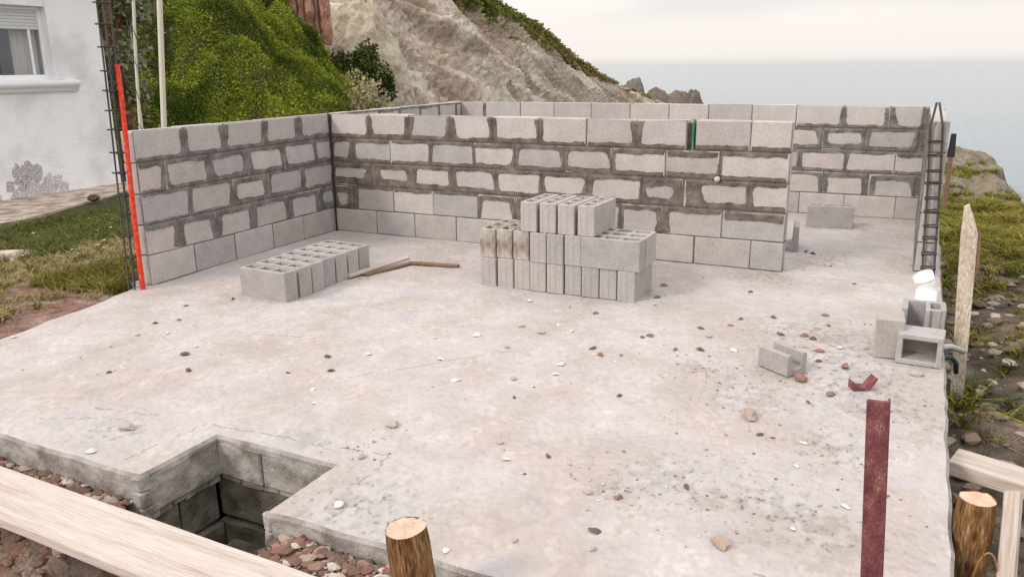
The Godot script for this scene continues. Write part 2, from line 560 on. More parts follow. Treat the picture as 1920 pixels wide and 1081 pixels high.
func build_ground() -> void:
	var xs := lines([[-46, -16, 0.75], [-16, -1.5, 0.18], [-1.5, 6.6, 0.09], [6.6, 10, 0.3], [10, 40, 2.0]])
	var zs := lines([[-34, -16, 1.0], [-16, -3, 0.2], [-3, 2, 0.2], [2, 5.4, 0.07], [5.4, 14, 0.6], [14, 60, 4.0]])
	var st := smooth_st()
	for z in zs:
		for x in xs:
			st.set_color(ground_color(x, z))
			st.add_vertex(Vector3(x, ground_h(x, z), z))
	var w := xs.size()
	for j in zs.size() - 1:
		for i in w - 1:
			var a := j * w + i
			for k in [a, a + 1, a + w + 1, a, a + w + 1, a + w]:
				st.add_index(k)
	structure("ground", done(st), M.soil)

func slab_top(x: float, z: float) -> float:
	return nz.get_noise_2d(x * 20, z * 20) * 0.006 + nz.get_noise_2d(x * 80, z * 80) * 0.0018

func build_slab() -> void:
	var xs := lines([[0.6, 2.33, .0865], [2.33, 2.95, .0775], [2.95, 5.02, .09]])
	var zs := lines([[-2.8, 3.8, 0.11], [3.8, 4.18, 0.095]])
	var st := smooth_st()
	var sides := new_st()
	var grid := []
	for z in zs:
		var row := []
		var xl := slab_left(z) + nz.get_noise_1d(z * 40) * .03
		for i in 7:
			row.append(lerpf(xl, xs[0], i / 7.0))
		for x in xs:
			row.append(x)
		var pr := []
		for x in row:
			var zz: float = z
			var xx: float = x
			if z > 4.15: zz += nz.get_noise_1d(x * 50) * .009 + nz.get_noise_1d(x * 160) * .007
			if x > 5.0: xx += nz.get_noise_1d(z * 60) * .012
			pr.append(Vector3(xx, slab_top(xx, zz), zz))
		grid.append(pr)
	var cell := func(j: int, i: int) -> bool:
		if j < 0 or i < 0 or j >= zs.size() - 1 or i >= grid[0].size() - 1: return false
		var c: Vector3 = (grid[j][i] + grid[j + 1][i + 1]) * 0.5
		return not (c.z > 3.8 and c.x > 2.33 and c.x < 2.95)
	var put := func(s: SurfaceTool, v: Vector3) -> void:
		s.set_uv(Vector2((v.x - SLAB_LO.x) / SLAB_SIZE.x, (v.z - SLAB_LO.y) / SLAB_SIZE.y))
		s.set_uv2(Vector2(v.x, v.z) * 0.9)
		s.add_vertex(v)
	for j in zs.size() - 1:
		for i in grid[0].size() - 1:
			if not cell.call(j, i): continue
			var a: Vector3 = grid[j][i]
			var b: Vector3 = grid[j][i + 1]
			var c: Vector3 = grid[j + 1][i + 1]
			var d: Vector3 = grid[j + 1][i]
			for v in [a, b, c, a, c, d]: put.call(st, v)
			for e in [[a, b, j - 1, i, Vector3(0, 0, -1)], [d, c, j + 1, i, Vector3(0, 0, 1)], [a, d, j, i - 1, Vector3(-1, 0, 0)], [b, c, j, i + 1, Vector3(1, 0, 0)]]:
				if cell.call(e[2], e[3]): continue
				var p: Vector3 = e[0]
				var q: Vector3 = e[1]
				var n: Vector3 = e[4]
				# rounded arris, then the broken face
				var r1 := 0.012
				var p1 := p + n * r1 - Vector3(0, r1, 0)
				var q1 := q + n * r1 - Vector3(0, r1, 0)
				quad(sides, p, q, q1, p1, n + Vector3.UP)
				var to_pit: bool = p.z > 3.79 and q.z > 3.79 and p.x > 2.32 and p.x < 2.96 and q.x > 2.32 and q.x < 2.96 and minf(p.z, q.z) < 4.12
				var dep := [0.03] if to_pit else [0.07, 0.14, 0.6]
				for k in dep.size():
					var p2 := Vector3(p1.x, -dep[k], p1.z) + n * (nz.get_noise_3d(p1.x * 90, dep[k] * 300, p1.z * 90) * .014)
					var q2 := Vector3(q1.x, -dep[k], q1.z) + n * (nz.get_noise_3d(q1.x * 90, dep[k] * 300, q1.z * 90) * .014)
					quad(sides, p1, q1, q2, p2, n)
					p1 = p2; q1 = q2
	var o := structure("slab", done(st), slab_material())
	obj("slab_edge", done(sides), M.edge, o)

# ------------------------------------------------------------------ block walls
func at_uvn(u: float, v: float, n: float) -> Vector3:
	return Vector3(u, v, n)

# the mortar smeared over the joints round one block: outer outline on the joint, ragged inner outline on the block
func mortar_ring(u0: float, u1: float, v0: float, v1: float, c: Array, sd: float) -> ArrayMesh:
	var st := new_st()
	var pu0: float = u0 + c[1]
	var pu1: float = u1 - c[2]
	var pv0: float = v0 + c[3]
	var pv1: float = v1 - c[4]
	var sl := nz.get_noise_1d(sd * 77.0) * 1.6
	var sr := nz.get_noise_1d(sd * 77.0 + 500.0) * 1.6
	var outer := []
	var inner := []
	var marg := []
	var nl := 22
	var ns := 12
	for s in 4:
		var k := nl if s % 2 == 0 else ns
		for i in k:
			var t := float(i) / k
			var f: Vector2
			match s:
				0: f = Vector2(t, 0)
				1: f = Vector2(1, t)
				2: f = Vector2(1 - t, 1)
				_: f = Vector2(0, 1 - t)
			outer.append(Vector2(lerpf(u0, u1, f.x), lerpf(v0, v1, f.y)))
			var q := Vector2(lerpf(pu0 + c[1] * sl * (f.y - .5) * float(c[1] > .012), pu1 - c[2] * sr * (f.y - .5) * float(c[2] > .012), f.x), lerpf(pv0, pv1, f.y))
			var m: float = [c[3], c[2], c[4], c[1]][s]
			var prev: float = [c[1], c[3], c[2], c[4]][s]
			var nxt: float = [c[2], c[4], c[1], c[3]][s]
			# round the corners where both margins carry mortar
			var cm := minf(m, prev if t < .5 else nxt)
			var near := minf(t, 1 - t) * (pu1 - pu0 if s % 2 == 0 else pv1 - pv0)
			var rad := clampf(cm * .9, 0.0, 0.028)
			var pull := maxf(0.0, rad - near)
			var ctr := Vector2((pu0 + pu1) * .5, (pv0 + pv1) * .5)
			var dirn := Vector2([0, -1, 0, 1][s], [1, 0, -1, 0][s])
			q += dirn * (pull * pull / maxf(rad, .001)) * 0.55
			var amp := clampf(m / 0.03, 0.08, 1.0)
			q += dirn * amp * (nz.get_noise_2d(q.x * 110 + sd * 31.0, q.y * 110 + sd * 17.0) * .013 + nz.get_noise_2d(q.x * 420 + sd, q.y * 420) * .005)
			q.x = clampf(q.x, u0 + .001, u1 - .001)
			q.y = clampf(q.y, v0 + .001, v1 - .001)
			inner.append(q)
			marg.append(minf(m, cm if near < .01 else m))
	var N := outer.size()
	var depth := func(p: Vector2, m: float, k: int) -> float:
		var full := smoothstep(.006, .02, m)
		var base: float = [-0.003, 0.0045, 0.004, -0.003][k]
		var thin: float = [-0.006, -0.005, -0.005, -0.008][k]
		return lerpf(thin, base + nz.get_noise_2d(p.x * 150, p.y * 150 + sd) * .003, full)
	for i in N:
		var j := (i + 1) % N
		var pa := []
		var pb := []
		for k in 4:
			var f: float = [0.0, 0.35, 1.0, 1.0][k]
			var a: Vector2 = outer[i].lerp(inner[i], f)
			var b: Vector2 = outer[j].lerp(inner[j], f)
			pa.append(Vector3(a.x, a.y, depth.call(a, marg[i], k)))
			pb.append(Vector3(b.x, b.y, depth.call(b, marg[j], k)))
		for k in 3:
			quad(st, pa[k], pb[k], pb[k + 1], pa[k + 1], Vector3(0, 0, 1))
	return done(st)

# rows bottom first; a cell is [u_end, margin left, right, below, above]; an empty margin list leaves a slot
func block_wall(label: String, a: Vector2, b: Vector2, rows: Array, row_h: float, grout: Material, core_in := 0.05) -> Node3D:
	var d := (b - a)
	var L := d.length()
	var w := thing("block_wall", label, "wall")
	var u := Vector3(d.x / L, 0, d.y / L)
	w.transform = Transform3D(Basis(u, Vector3.UP, u.cross(Vector3.UP)), Vector3(a.x, 0, a.y))
	var T := 0.12
	obj("mortar_core", box_mesh(Vector3(0.006, -0.02, -T + .012), Vector3(L - .006, row_h * rows.size() - .02, -core_in), .002), grout, w)
	for r in rows.size():
		var v0 := row_h * r
		var v1 := v0 + row_h
		var u0 := 0.0
		for c in rows[r]:
			var u1: float = c[0]
			if c.size() > 1:
				var g := 0.0035
				var lo := Vector3(u0 + g, v0 + g, -T)
				var hi := Vector3(u1 - g, v1 - g, rng.randf_range(-.0015, .001))
				if r == rows.size() - 1: hi.y = v1 + rng.randf_range(-.004, .004)
				obj("block", box_mesh(lo, hi, .005, .0025), M.block[rng.randi() % 5], w)
				obj("mortar_joint", mortar_ring(u0, u1, v0, v1, c, u0 * 7.0 + r * 3.1), grout, w)
			u0 = u1
	return w

func plain_row(joints: Array, L: float) -> Array:
	var o := []
	for j in joints + [L]:
		o.append([j, .004, .004, .004, .004])
	return o

func smeared_row(first: float, L: float, lo := .03, step := .41) -> Array:
	var o := []
	var u := first
	while u < L - .06:
		o.append([u, rng.randf_range(.012, lo + .02), rng.randf_range(.012, lo + .02), rng.randf_range(lo * .7, lo * 1.4), rng.randf_range(lo * .4, lo * 1.1)])
		u += step
	o.append([L, lo, lo, lo, lo * .8])
	return o

# ------------------------------------------------------------------ loose blocks
# hollow concrete block lying with its cells open upwards; length on x, centre of base at the origin
func hollow_block(L: float, H: float, W: float, cells: int) -> ArrayMesh:
	var st := new_st()
	var t := 0.022
	var hx := L / 2
	var hz := W / 2
	var xs := [-hx]
	var cw := (L - t * (cells + 1)) / cells
	var x := -hx
	for i in cells:
		xs.append(x + t); xs.append(x + t + cw)
		x += t + cw
	xs.append(hx)
	var zs := [-hz, -hz + t, hz - t, hz]
	var ch := 0.004
	for i in xs.size() - 1:
		for j in 3:
			var hole: bool = j == 1 and i % 2 == 1
			var x0: float = xs[i]
			var x1: float = xs[i + 1]
			var z0: float = zs[j]
			var z1: float = zs[j + 1]
			if i == 0: x0 += ch
			if i == xs.size() - 2: x1 -= ch
			if j == 0: z0 += ch
			if j == 2: z1 -= ch
			if not hole:
				quad(st, Vector3(x0, H, z0), Vector3(x1, H, z0), Vector3(x1, H, z1), Vector3(x0, H, z1), Vector3.UP)
			else:
				var f := 0.03
				var tp := .006
				var p := [Vector3(x0, H, z0), Vector3(x1, H, z0), Vector3(x1, H, z1), Vector3(x0, H, z1)]
				var q := [Vector3(x0 + tp, f, z0 + tp), Vector3(x1 - tp, f, z0 + tp), Vector3(x1 - tp, f, z1 - tp), Vector3(x0 + tp, f, z1 - tp)]
				for k in 4:
					quad(st, p[k], p[(k + 1) % 4], q[(k + 1) % 4], q[k])
				quad(st, q[0], q[1], q[2], q[3], Vector3.UP)
	# sides with chamfer at the top, ribbed ends
	var prof := [Vector2(-hx, -hz + ch), Vector2(-hx + ch, -hz), Vector2(hx - ch, -hz), Vector2(hx, -hz + ch), Vector2(hx, -hz + .024), Vector2(hx - .003, -hz + .03), Vector2(hx - .003, -.008), Vector2(hx, -.004), Vector2(hx, .02), Vector2(hx - .003, .026), Vector2(hx - .003, hz - .026), Vector2(hx, hz - .02), Vector2(hx, hz - ch), Vector2(hx - ch, hz), Vector2(-hx + ch, hz), Vector2(-hx, hz - ch), Vector2(-hx, hz - .024), Vector2(-hx + .003, hz - .03), Vector2(-hx + .003, .008), Vector2(-hx, .004), Vector2(-hx, -.02), Vector2(-hx + .003, -.026), Vector2(-hx + .003, -hz + .026), Vector2(-hx, -hz + .02)]
	for i in prof.size():
		var a: Vector2 = prof[i]
		var b: Vector2 = prof[(i + 1) % prof.size()]
		var n := Vector3(a.x + b.x, 0, 0) if absf(absf((a.x + b.x) * .5) - hx) < .01 else Vector3(0, 0, a.y + b.y)
		quad(st, Vector3(a.x, 0, a.y), Vector3(b.x, 0, b.y), Vector3(b.x, H - ch, b.y), Vector3(a.x, H - ch, a.y), n)
		var a2 := Vector2(clampf(a.x, -hx + ch, hx - ch), clampf(a.y, -hz + ch, hz - ch))
		var b2 := Vector2(clampf(b.x, -hx + ch, hx - ch), clampf(b.y, -hz + ch, hz - ch))
		quad(st, Vector3(a.x, H - ch, a.y), Vector3(b.x, H - ch, b.y), Vector3(b2.x, H, b2.y), Vector3(a2.x, H, a2.y), n + Vector3.UP)
	quad(st, Vector3(-hx, 0, -hz), Vector3(hx, 0, -hz), Vector3(hx, 0, hz), Vector3(-hx, 0, hz), Vector3.DOWN)
	return done(st)

# block open through, as a thick frame: width x, height y, depth z; open along z
func frame_block(W: float, H: float, D: float, t: float, web := false) -> ArrayMesh:
	var st := new_st()
	cbox(st, Vector3(-W / 2, 0, -D / 2), Vector3(W / 2, t, D / 2), .004, .001)
	cbox(st, Vector3(-W / 2, H - t, -D / 2), Vector3(W / 2, H, D / 2), .004, .001)
	cbox(st, Vector3(-W / 2, t - .004, -D / 2 + .002), Vector3(-W / 2 + t, H - t + .004, D / 2 - .002), .003)
	cbox(st, Vector3(W / 2 - t, t - .004, -D / 2 + .002), Vector3(W / 2, H - t + .004, D / 2 - .002), .003)
	cbox(st, Vector3(-W / 2 + t - .004, t - .004, -D / 2 + .004), Vector3(W / 2 - t + .004, H - t + .004, -D / 2 + .03), .002)
	if web:
		cbox(st, Vector3(-t * .4, t - .004, -D / 2 + .01), Vector3(t * .4, H - t + .004, D / 2 - .01), .002)
	return done(st)

# U-shaped lintel block, trough upwards, length on x
func trough_block(L: float, H: float, W: float, t: float) -> ArrayMesh:
	var st := new_st()
	var a := W / 2
	var poly := PackedVector2Array([Vector2(-a, .004), Vector2(-a + .004, 0), Vector2(a - .004, 0), Vector2(a, .004), Vector2(a, H - .005), Vector2(a - .006, H), Vector2(a - t, H), Vector2(a - t - .006, t * 1.5), Vector2(a - t - .02, t * 1.1), Vector2(-a + t + .02, t * 1.1), Vector2(-a + t + .006, t * 1.5), Vector2(-a + t, H), Vector2(-a + .006, H), Vector2(-a, H - .005)])
	prism(st, poly, -L / 2, L / 2)
	var m := done(st)
	return m

func loose(called: String, mesh: Mesh, m: Material, label: String, at: Vector3, turn: float, group: String) -> MeshInstance3D:
	var o := obj(called, mesh, m)
	o.position = at
	o.rotation.y = turn
	tag(o, label, "block", group)
	return o

const ORD := ["first", "second", "third", "fourth", "fifth", "sixth", "seventh", "eighth", "ninth"]

func build_stacks() -> void:
	var B := hollow_block(.395, .195, .1145, 3)
	# low stack by the left wall: seven blocks side by side, running away from the camera
	for i in 7:
		var f := i / 6.0
		var at := Vector3(lerpf(1.065, 1.03, f) + rng.randf_range(-.008, .008), 0.002, lerpf(2.075, 1.235, f) + rng.randf_range(-.004, .004))
		var lb: String = "grey hollow block, %s from the near end of the low row by the left wall" % ORD[i]
		loose("hollow_block", B, M.loose[[1, 3, 0, 1, 0, 2, 3][i]], lb, at, -0.05 + rng.randf_range(-.012, .012), "blocks laid in a low row")
	# stepped stack in front of the middle wall
	var g := "blocks in the stepped stack"
	for i in 9:
		var at := Vector3(2.243 + i * .1225, 0.002, 1.02 + rng.randf_range(-.012, .012))
		loose("hollow_block", B, M.loose[rng.randi() % 3], "grey block, %s from the left in the bottom layer of the stepped stack" % ORD[i], at, PI / 2 + rng.randf_range(-.015, .015), g)
	for i in 6:
		var at := Vector3(2.232 + i * .1225 + (.012 if i > 2 else 0.0), 0.2, 1.02 + rng.randf_range(-.014, .014) - (.01 if i < 3 else 0.0))
		var m = M.stained if i < 3 else M.loose[[0, 1, 0][i - 3]]
		var lb: String = "%s block, %s from the left in the middle layer of the stepped stack" % ["stained" if i < 3 else "grey", ORD[i]]
		loose("hollow_block", B, m, lb, at, PI / 2 + rng.randf_range(-.015, .015), g)
	for i in 3:
		var at := Vector3(3.115 + rng.randf_range(-.006, .006), 0.2, 1.165 - i * .125)
		loose("hollow_block", B, M.loose[[1, 0, 2][i]], "lengthwise grey block, %s from the front at the right of the middle layer" % ORD[i], at, rng.randf_range(-.015, .015), g)
	for i in 4:
		var at := Vector3(2.535 + i * .136, 0.398, 1.0 + rng.randf_range(-.012, .012))
		loose("hollow_block", B, M.loose[[2, 2, 2, 2][i]], "pale block, %s from the left in the top layer of the stepped stack" % ORD[i], at, PI / 2 + rng.randf_range(-.02, .02), g)
	# single blocks further off
	loose("hollow_block", B, M.loose[1], "single grey hollow block in front of the back wall", Vector3(4.12, .002, -1.94), 0.17, "")
	loose("hollow_block", trough_block(.3, .2, .2, .035), M.loose[1], "notched grey block half hidden by the end of the middle wall", Vector3(3.89, .002, -.84), 0.15, "")
	# right edge
	loose("lintel_block", trough_block(.19, .105, .125, .026), M.loose[1], "small trough-shaped block lying alone on the slab near the right edge", Vector3(4.308, .002, 2.06), -0.62 + PI / 2, "")
	loose("upright_block", frame_block_solid(), M.loose[3], "upright grey block with a pale top, leftmost of the three at the right edge", Vector3(4.765, .002, 1.60), 0.05, "blocks at the slab's right edge")
	loose("hollow_block", frame_block(.205, .155, .17, .026), M.loose[0], "block on its side with a dark opening, nearest of three at the right edge", Vector3(4.912, .002, 1.655), -0.06, "blocks at the slab's right edge")
	loose("hollow_block", corner_block(), M.loose[1], "block with an open cell, behind the other two at the right edge", Vector3(4.92, .002, 1.36), 0.0, "blocks at the slab's right edge")

func frame_block_solid() -> ArrayMesh:
	return box_mesh(Vector3(-.066, 0, -.115), Vector3(.066, .205, .085), .006, .003)

func corner_block() -> ArrayMesh:
	var st := new_st()
	cbox(st, Vector3(-.11, 0, -.1), Vector3(.095, .215, -.07), .004)
	cbox(st, Vector3(-.11, 0, -.072), Vector3(-.082, .212, .09), .004)
	cbox(st, Vector3(.0, 0, -.072), Vector3(.024, .214, .1), .004)
	cbox(st, Vector3(.069, 0, -.072), Vector3(.097, .216, .07), .004)
	cbox(st, Vector3(.02, 0, .05), Vector3(.075, .212, .078), .004)
	return done(st)

# ------------------------------------------------------------------ vegetation
func leaf_cluster(sd: int, n: int, radius: Vector3, size: float, spread := 1.0) -> ArrayMesh:
	var r := RandomNumberGenerator.new()
	r.seed = sd
	var st := new_st()
	for i in n:
		var p := Vector3(r.randfn(), r.randfn(), r.randfn()).normalized() * pow(r.randf(), .4)
		p = Vector3(p.x * radius.x, absf(p.y) * radius.y, p.z * radius.z)
		var d := (p.normalized() + Vector3(r.randfn(), r.randfn() + .3, r.randfn()) * .6 * spread).normalized()
		var s := d.cross(Vector3(r.randfn(), r.randfn(), r.randfn())).normalized()
		var n2 := s.cross(d)
		var l := size * r.randf_range(.7, 1.4)
		var w := l * r.randf_range(.3, .5)
		var v := r.randf_range(.75, 1.2)
		st.set_color(Color(v * r.randf_range(.9, 1.1), v, v * .9))
		var tip := p + d * l - n2 * l * .25
		var mid := p + d * l * .5 + n2 * l * .06
		tri(st, p, mid + s * w, tip)
		tri(st, p, tip, mid - s * w)
	return done(st)

func scatter(called: String, mesh: Mesh, m: Material, xf: Array, cols: Array) -> MultiMeshInstance3D:
	var mm := MultiMesh.new()
	mm.transform_format = MultiMesh.TRANSFORM_3D
	mm.use_colors = true
	mm.mesh = mesh
	mm.instance_count = xf.size()
	for i in xf.size():
		mm.set_instance_transform(i, xf[i])
		mm.set_instance_color(i, cols[i])
	var o := MultiMeshInstance3D.new()
	o.name = numbered(called)
	o.multimesh = mm
	o.material_override = m
	add_child(o)
	o.set_meta("kind", "stuff")
	return o

func spin(scale: Vector3, at: Vector3, up := Vector3.UP) -> Transform3D:
	var b := Basis(Vector3.UP, rng.randf() * TAU)
	if up != Vector3.UP:
		var ax := Vector3.UP.cross(up)
		if ax.length() > .001:
			b = Basis(ax.normalized(), Vector3.UP.angle_to(up)) * b
	return Transform3D(b * Basis.from_scale(scale), at)

func build_mound_cover() -> void:
	var cl := leaf_cluster(5, 50, Vector3(.18, .10, .18), .028)
	var xf := []
	var cols := []
	var n := 0
	while xf.size() < 60000 and n < 400000:
		n += 1
		var a := pow(rng.randf(), .8) * 19.0 - .8
		var b := rng.randf_range(-15.0, 4.2)
		var p := M0 + E1 * a + E2 * b
		if mound_h(p.x, p.y) < .12: continue
		var e := .25
		var h := ground_h(p.x, p.y)
		var up := Vector3(ground_h(p.x - e, p.y) - ground_h(p.x + e, p.y), 2 * e, ground_h(p.x, p.y - e) - ground_h(p.x, p.y + e)).normalized()
		var s := rng.randf_range(.65, 1.35) * (1.0 + a * .02)
		xf.append(spin(Vector3(s, s * rng.randf_range(.8, 1.5), s), Vector3(p.x, h + rng.randf() * rng.randf() * .14, p.y), up))
		var k := nb.get_noise_2d(p.x * 3 + 80, p.y * 3) * 1.3 + nb.get_noise_2d(p.x * 8 + 30, p.y * 8) * .5 + rng.randf_range(-.10, .10)
		var c := Color(.075, .115, .014).lerp(Color(.27, .30, .04), sm(-.45, .45, k))
		c = c.lerp(Color(.20, .17, .045), sm(.15, .5, nb.get_noise_2d(p.x * 2 - 40, p.y * 2) + rng.randf_range(-.2, .2)) * sm(8, 1, a))
		cols.append(c)
	var o := scatter("ground_cover", cl, M.leaf, xf, cols)
	tag(o, "dense bright green ground cover over the hillside behind the left wall", "ground cover")

func shrub(called: String, label: String, at: Vector3, size: Vector3, n: int, leaf: float, c1: Color, c2: Color, sd: int) -> void:
	var t := thing(called, label, "shrub", at)
	var r := RandomNumberGenerator.new()
	r.seed = sd
	var st := new_st()
	var lobes := []
	for i in 16:
		lobes.append([Vector3(r.randfn() * .5, r.randf_range(.1, .7) + r.randf() * r.randf() * .4, r.randfn() * .5), r.randf_range(.12, .40)])
	for i in n:
		var lb = lobes[r.randi() % 16]
		var d := Vector3(r.randfn(), r.randfn(), r.randfn()).normalized()
		var p: Vector3 = lb[0] + d * lb[1] * pow(r.randf(), .35)
		p.y = maxf(p.y, 0.02)
		p = Vector3(p.x * size.x, p.y * size.y, p.z * size.z)
		var dd := (d + Vector3(r.randfn(), r.randfn(), r.randfn()) * .5).normalized()
		var s := dd.cross(Vector3(r.randfn(), r.randfn(), r.randfn())).normalized()
		var l := leaf * r.randf_range(.6, 1.4)
		st.set_color(c1.lerp(c2, r.randf()))
		tri(st, p, p + dd * l * .5 + s * l * .35, p + dd * l)
		tri(st, p, p + dd * l, p + dd * l * .5 - s * l * .35)
	obj("foliage", done(st), M.leaf, t)
	var ss := new_st()
	for i in 5:
		var e := Vector3(r.randf_range(-.5, .5) * size.x, size.y * .6, r.randf_range(-.5, .5) * size.z)
		tube(ss, [Vector3(e.x * .1, -.2, e.z * .1), e * .5 + Vector3(0, .1, 0), e], .04 * size.y, 5, .01)
	obj("stem", done(ss), M.bark, t)

func build_tree(at: Vector3) -> void:
	var t := thing("tree", "grey green tree behind the house corner, left of the poles", "tree", at)
	var r := RandomNumberGenerator.new()
	r.seed = 77
	var ts := smooth_st()
	tube(ts, [Vector3(0, -.5, 0), Vector3(.05, 1, 0), Vector3(-.05, 2.2, .1), Vector3(.1, 3.6, .1)], .16, 9, .06)
	var ends := []
	for i in 12:
		var h := r.randf_range(.9, 3.4)
		var a := r.randf() * TAU
		var e := Vector3(cos(a) * r.randf_range(.15, .5), h + r.randf_range(.2, .8), sin(a) * r.randf_range(.15, .5))
		tube(ts, [Vector3(0, h, .05), e * Vector3(.5, 1, .5) - Vector3(0, .1, 0), e], .05, 6, .012)
		ends.append(e)
	obj("trunk", done(ts), M.bark, t)
	var st := new_st()
	for i in 3000:
		var e: Vector3 = ends[r.randi() % ends.size()]
		var d := Vector3(r.randfn(), r.randfn(), r.randfn())
		var p := e + d * .22
		var dd := Vector3(r.randfn(), r.randfn() - .4, r.randfn()).normalized()
		var s := dd.cross(Vector3(r.randfn(), r.randfn(), r.randfn())).normalized()
		var l := r.randf_range(.07, .15)
		st.set_color(Color(.10, .11, .055).lerp(Color(.30, .28, .20), r.randf()))
		tri(st, p, p + dd * l * .5 + s * l * .28, p + dd * l)
		tri(st, p, p + dd * l, p + dd * l * .5 - s * l * .28)
	obj("crown", done(st), M.leaf, t)

func grass_mesh(sd: int) -> ArrayMesh:
	var r := RandomNumberGenerator.new()
	r.seed = sd
	var st := new_st()
	for i in 16:
		var a := r.randf() * TAU
		var p := Vector3(cos(a), 0, sin(a)) * r.randf() * .05
		var lean := Vector3(r.randfn() * .04, 0, r.randfn() * .04)
		var h := r.randf_range(.04, .11)
		var s := Vector3(cos(a + 1.5), 0, sin(a + 1.5)) * .0045
		var v := r.randf_range(.7, 1.25)
		st.set_color(Color(v, v, v))
		var mid := p + Vector3(0, h * .6, 0) + lean * .4
		tri(st, p - s, p + s, mid + s * .8)
		tri(st, p - s, mid + s * .8, mid - s * .8)
		tri(st, mid - s * .8, mid + s * .8, p + Vector3(0, h, 0) + lean * 1.6)
	return done(st)

func build_grass() -> void:
	var gm := grass_mesh(3)
	var xf := []
	var cols := []
	for i in 9000:
		var x := -pow(rng.randf(), 1.3) * 5.6 - .12
		var z := rng.randf_range(-2.4, 3.2)
		var c := ground_color(x, z)
		if c.r > c.g * 1.45 and rng.randf() > .06: continue
		var green := c.g > c.r
		if not green and rng.randf() > .35: continue
		if x < -4.7 + .2 * nz.get_noise_1d(z * 30) + maxf(0.0, -z - .5) * .35: continue
		if inside_paver(x, z): continue
		var s := rng.randf_range(.5, 1.2) * (1.0 if green else .9)
		xf.append(spin(Vector3(s * 1.3, s, s * 1.3), Vector3(x, ground_h(x, z) - .005, z)))
		cols.append(Color(.07, .085, .02).lerp(Color(.16, .16, .045), rng.randf()) if green else Color(.22, .19, .06).lerp(Color(.36, .29, .15), rng.randf()))
	# olive weeds where the slab, the dry grass and the wall meet
	for i in 500:
		var x := rng.randf_range(-1.0, 0.0)
		var z := rng.randf_range(1.5, 2.35)
		if x > slab_left(z) - .03: continue
		var s := rng.randf_range(.5, 1.3)
		xf.append(spin(Vector3(s, s, s), Vector3(x, ground_h(x, z), z)))
		cols.append(Color(.10, .095, .02).lerp(Color(.26, .23, .05), rng.randf()))
	var o := scatter("grass", gm, M.leaf, xf, cols)
	tag(o, "patchy lawn and dry grass between the house and the slab", "grass")
	xf = []
	cols = []
	for i in 9000:
		var z := rng.randf_range(-12.5, 1.6)
		var x := 5.1 + rng.randf() * (1.4 + maxf(0, z + 8) * .1)
		var n := nz.get_noise_2d(x * 30, z * 30)
		var dens := sm(-2.4, -4.2, z) * sm(-9.0, -7.0, z) + .30 * sm(.0, .25, n)
		if rng.randf() > dens: continue
		var s := rng.randf_range(.6, 1.5)
		xf.append(spin(Vector3(s * 1.5, s * .8, s * 1.5), Vector3(x, ground_h(x, z) - .01, z)))
		cols.append(Color(.14, .13, .02).lerp(Color(.32, .27, .05), rng.randf()) if rng.randf() < .8 else Color(.08, .10, .02))
	o = scatter("slope_grass", gm, M.leaf, xf, cols)
	tag(o, "yellow green grass on the slope to the right of the slab", "grass")

func inside_paver(x: float, z: float) -> bool:
	return absf(x + 2.62) < .4 and absf(z - 1.75) < .42

# ------------------------------------------------------------------ far land
func poly_at(pts: Array, t: float) -> Vector3:
	var f := clampf(t, 0, 1) * (pts.size() - 1)
	var i := mini(int(f), pts.size() - 2)
	var k := f - i
	var p0: Vector3 = pts[maxi(i - 1, 0)]
	var p3: Vector3 = pts[mini(i + 2, pts.size() - 1)]
	return (pts[i] as Vector3).cubic_interpolate(pts[i + 1], p0, p3, k)

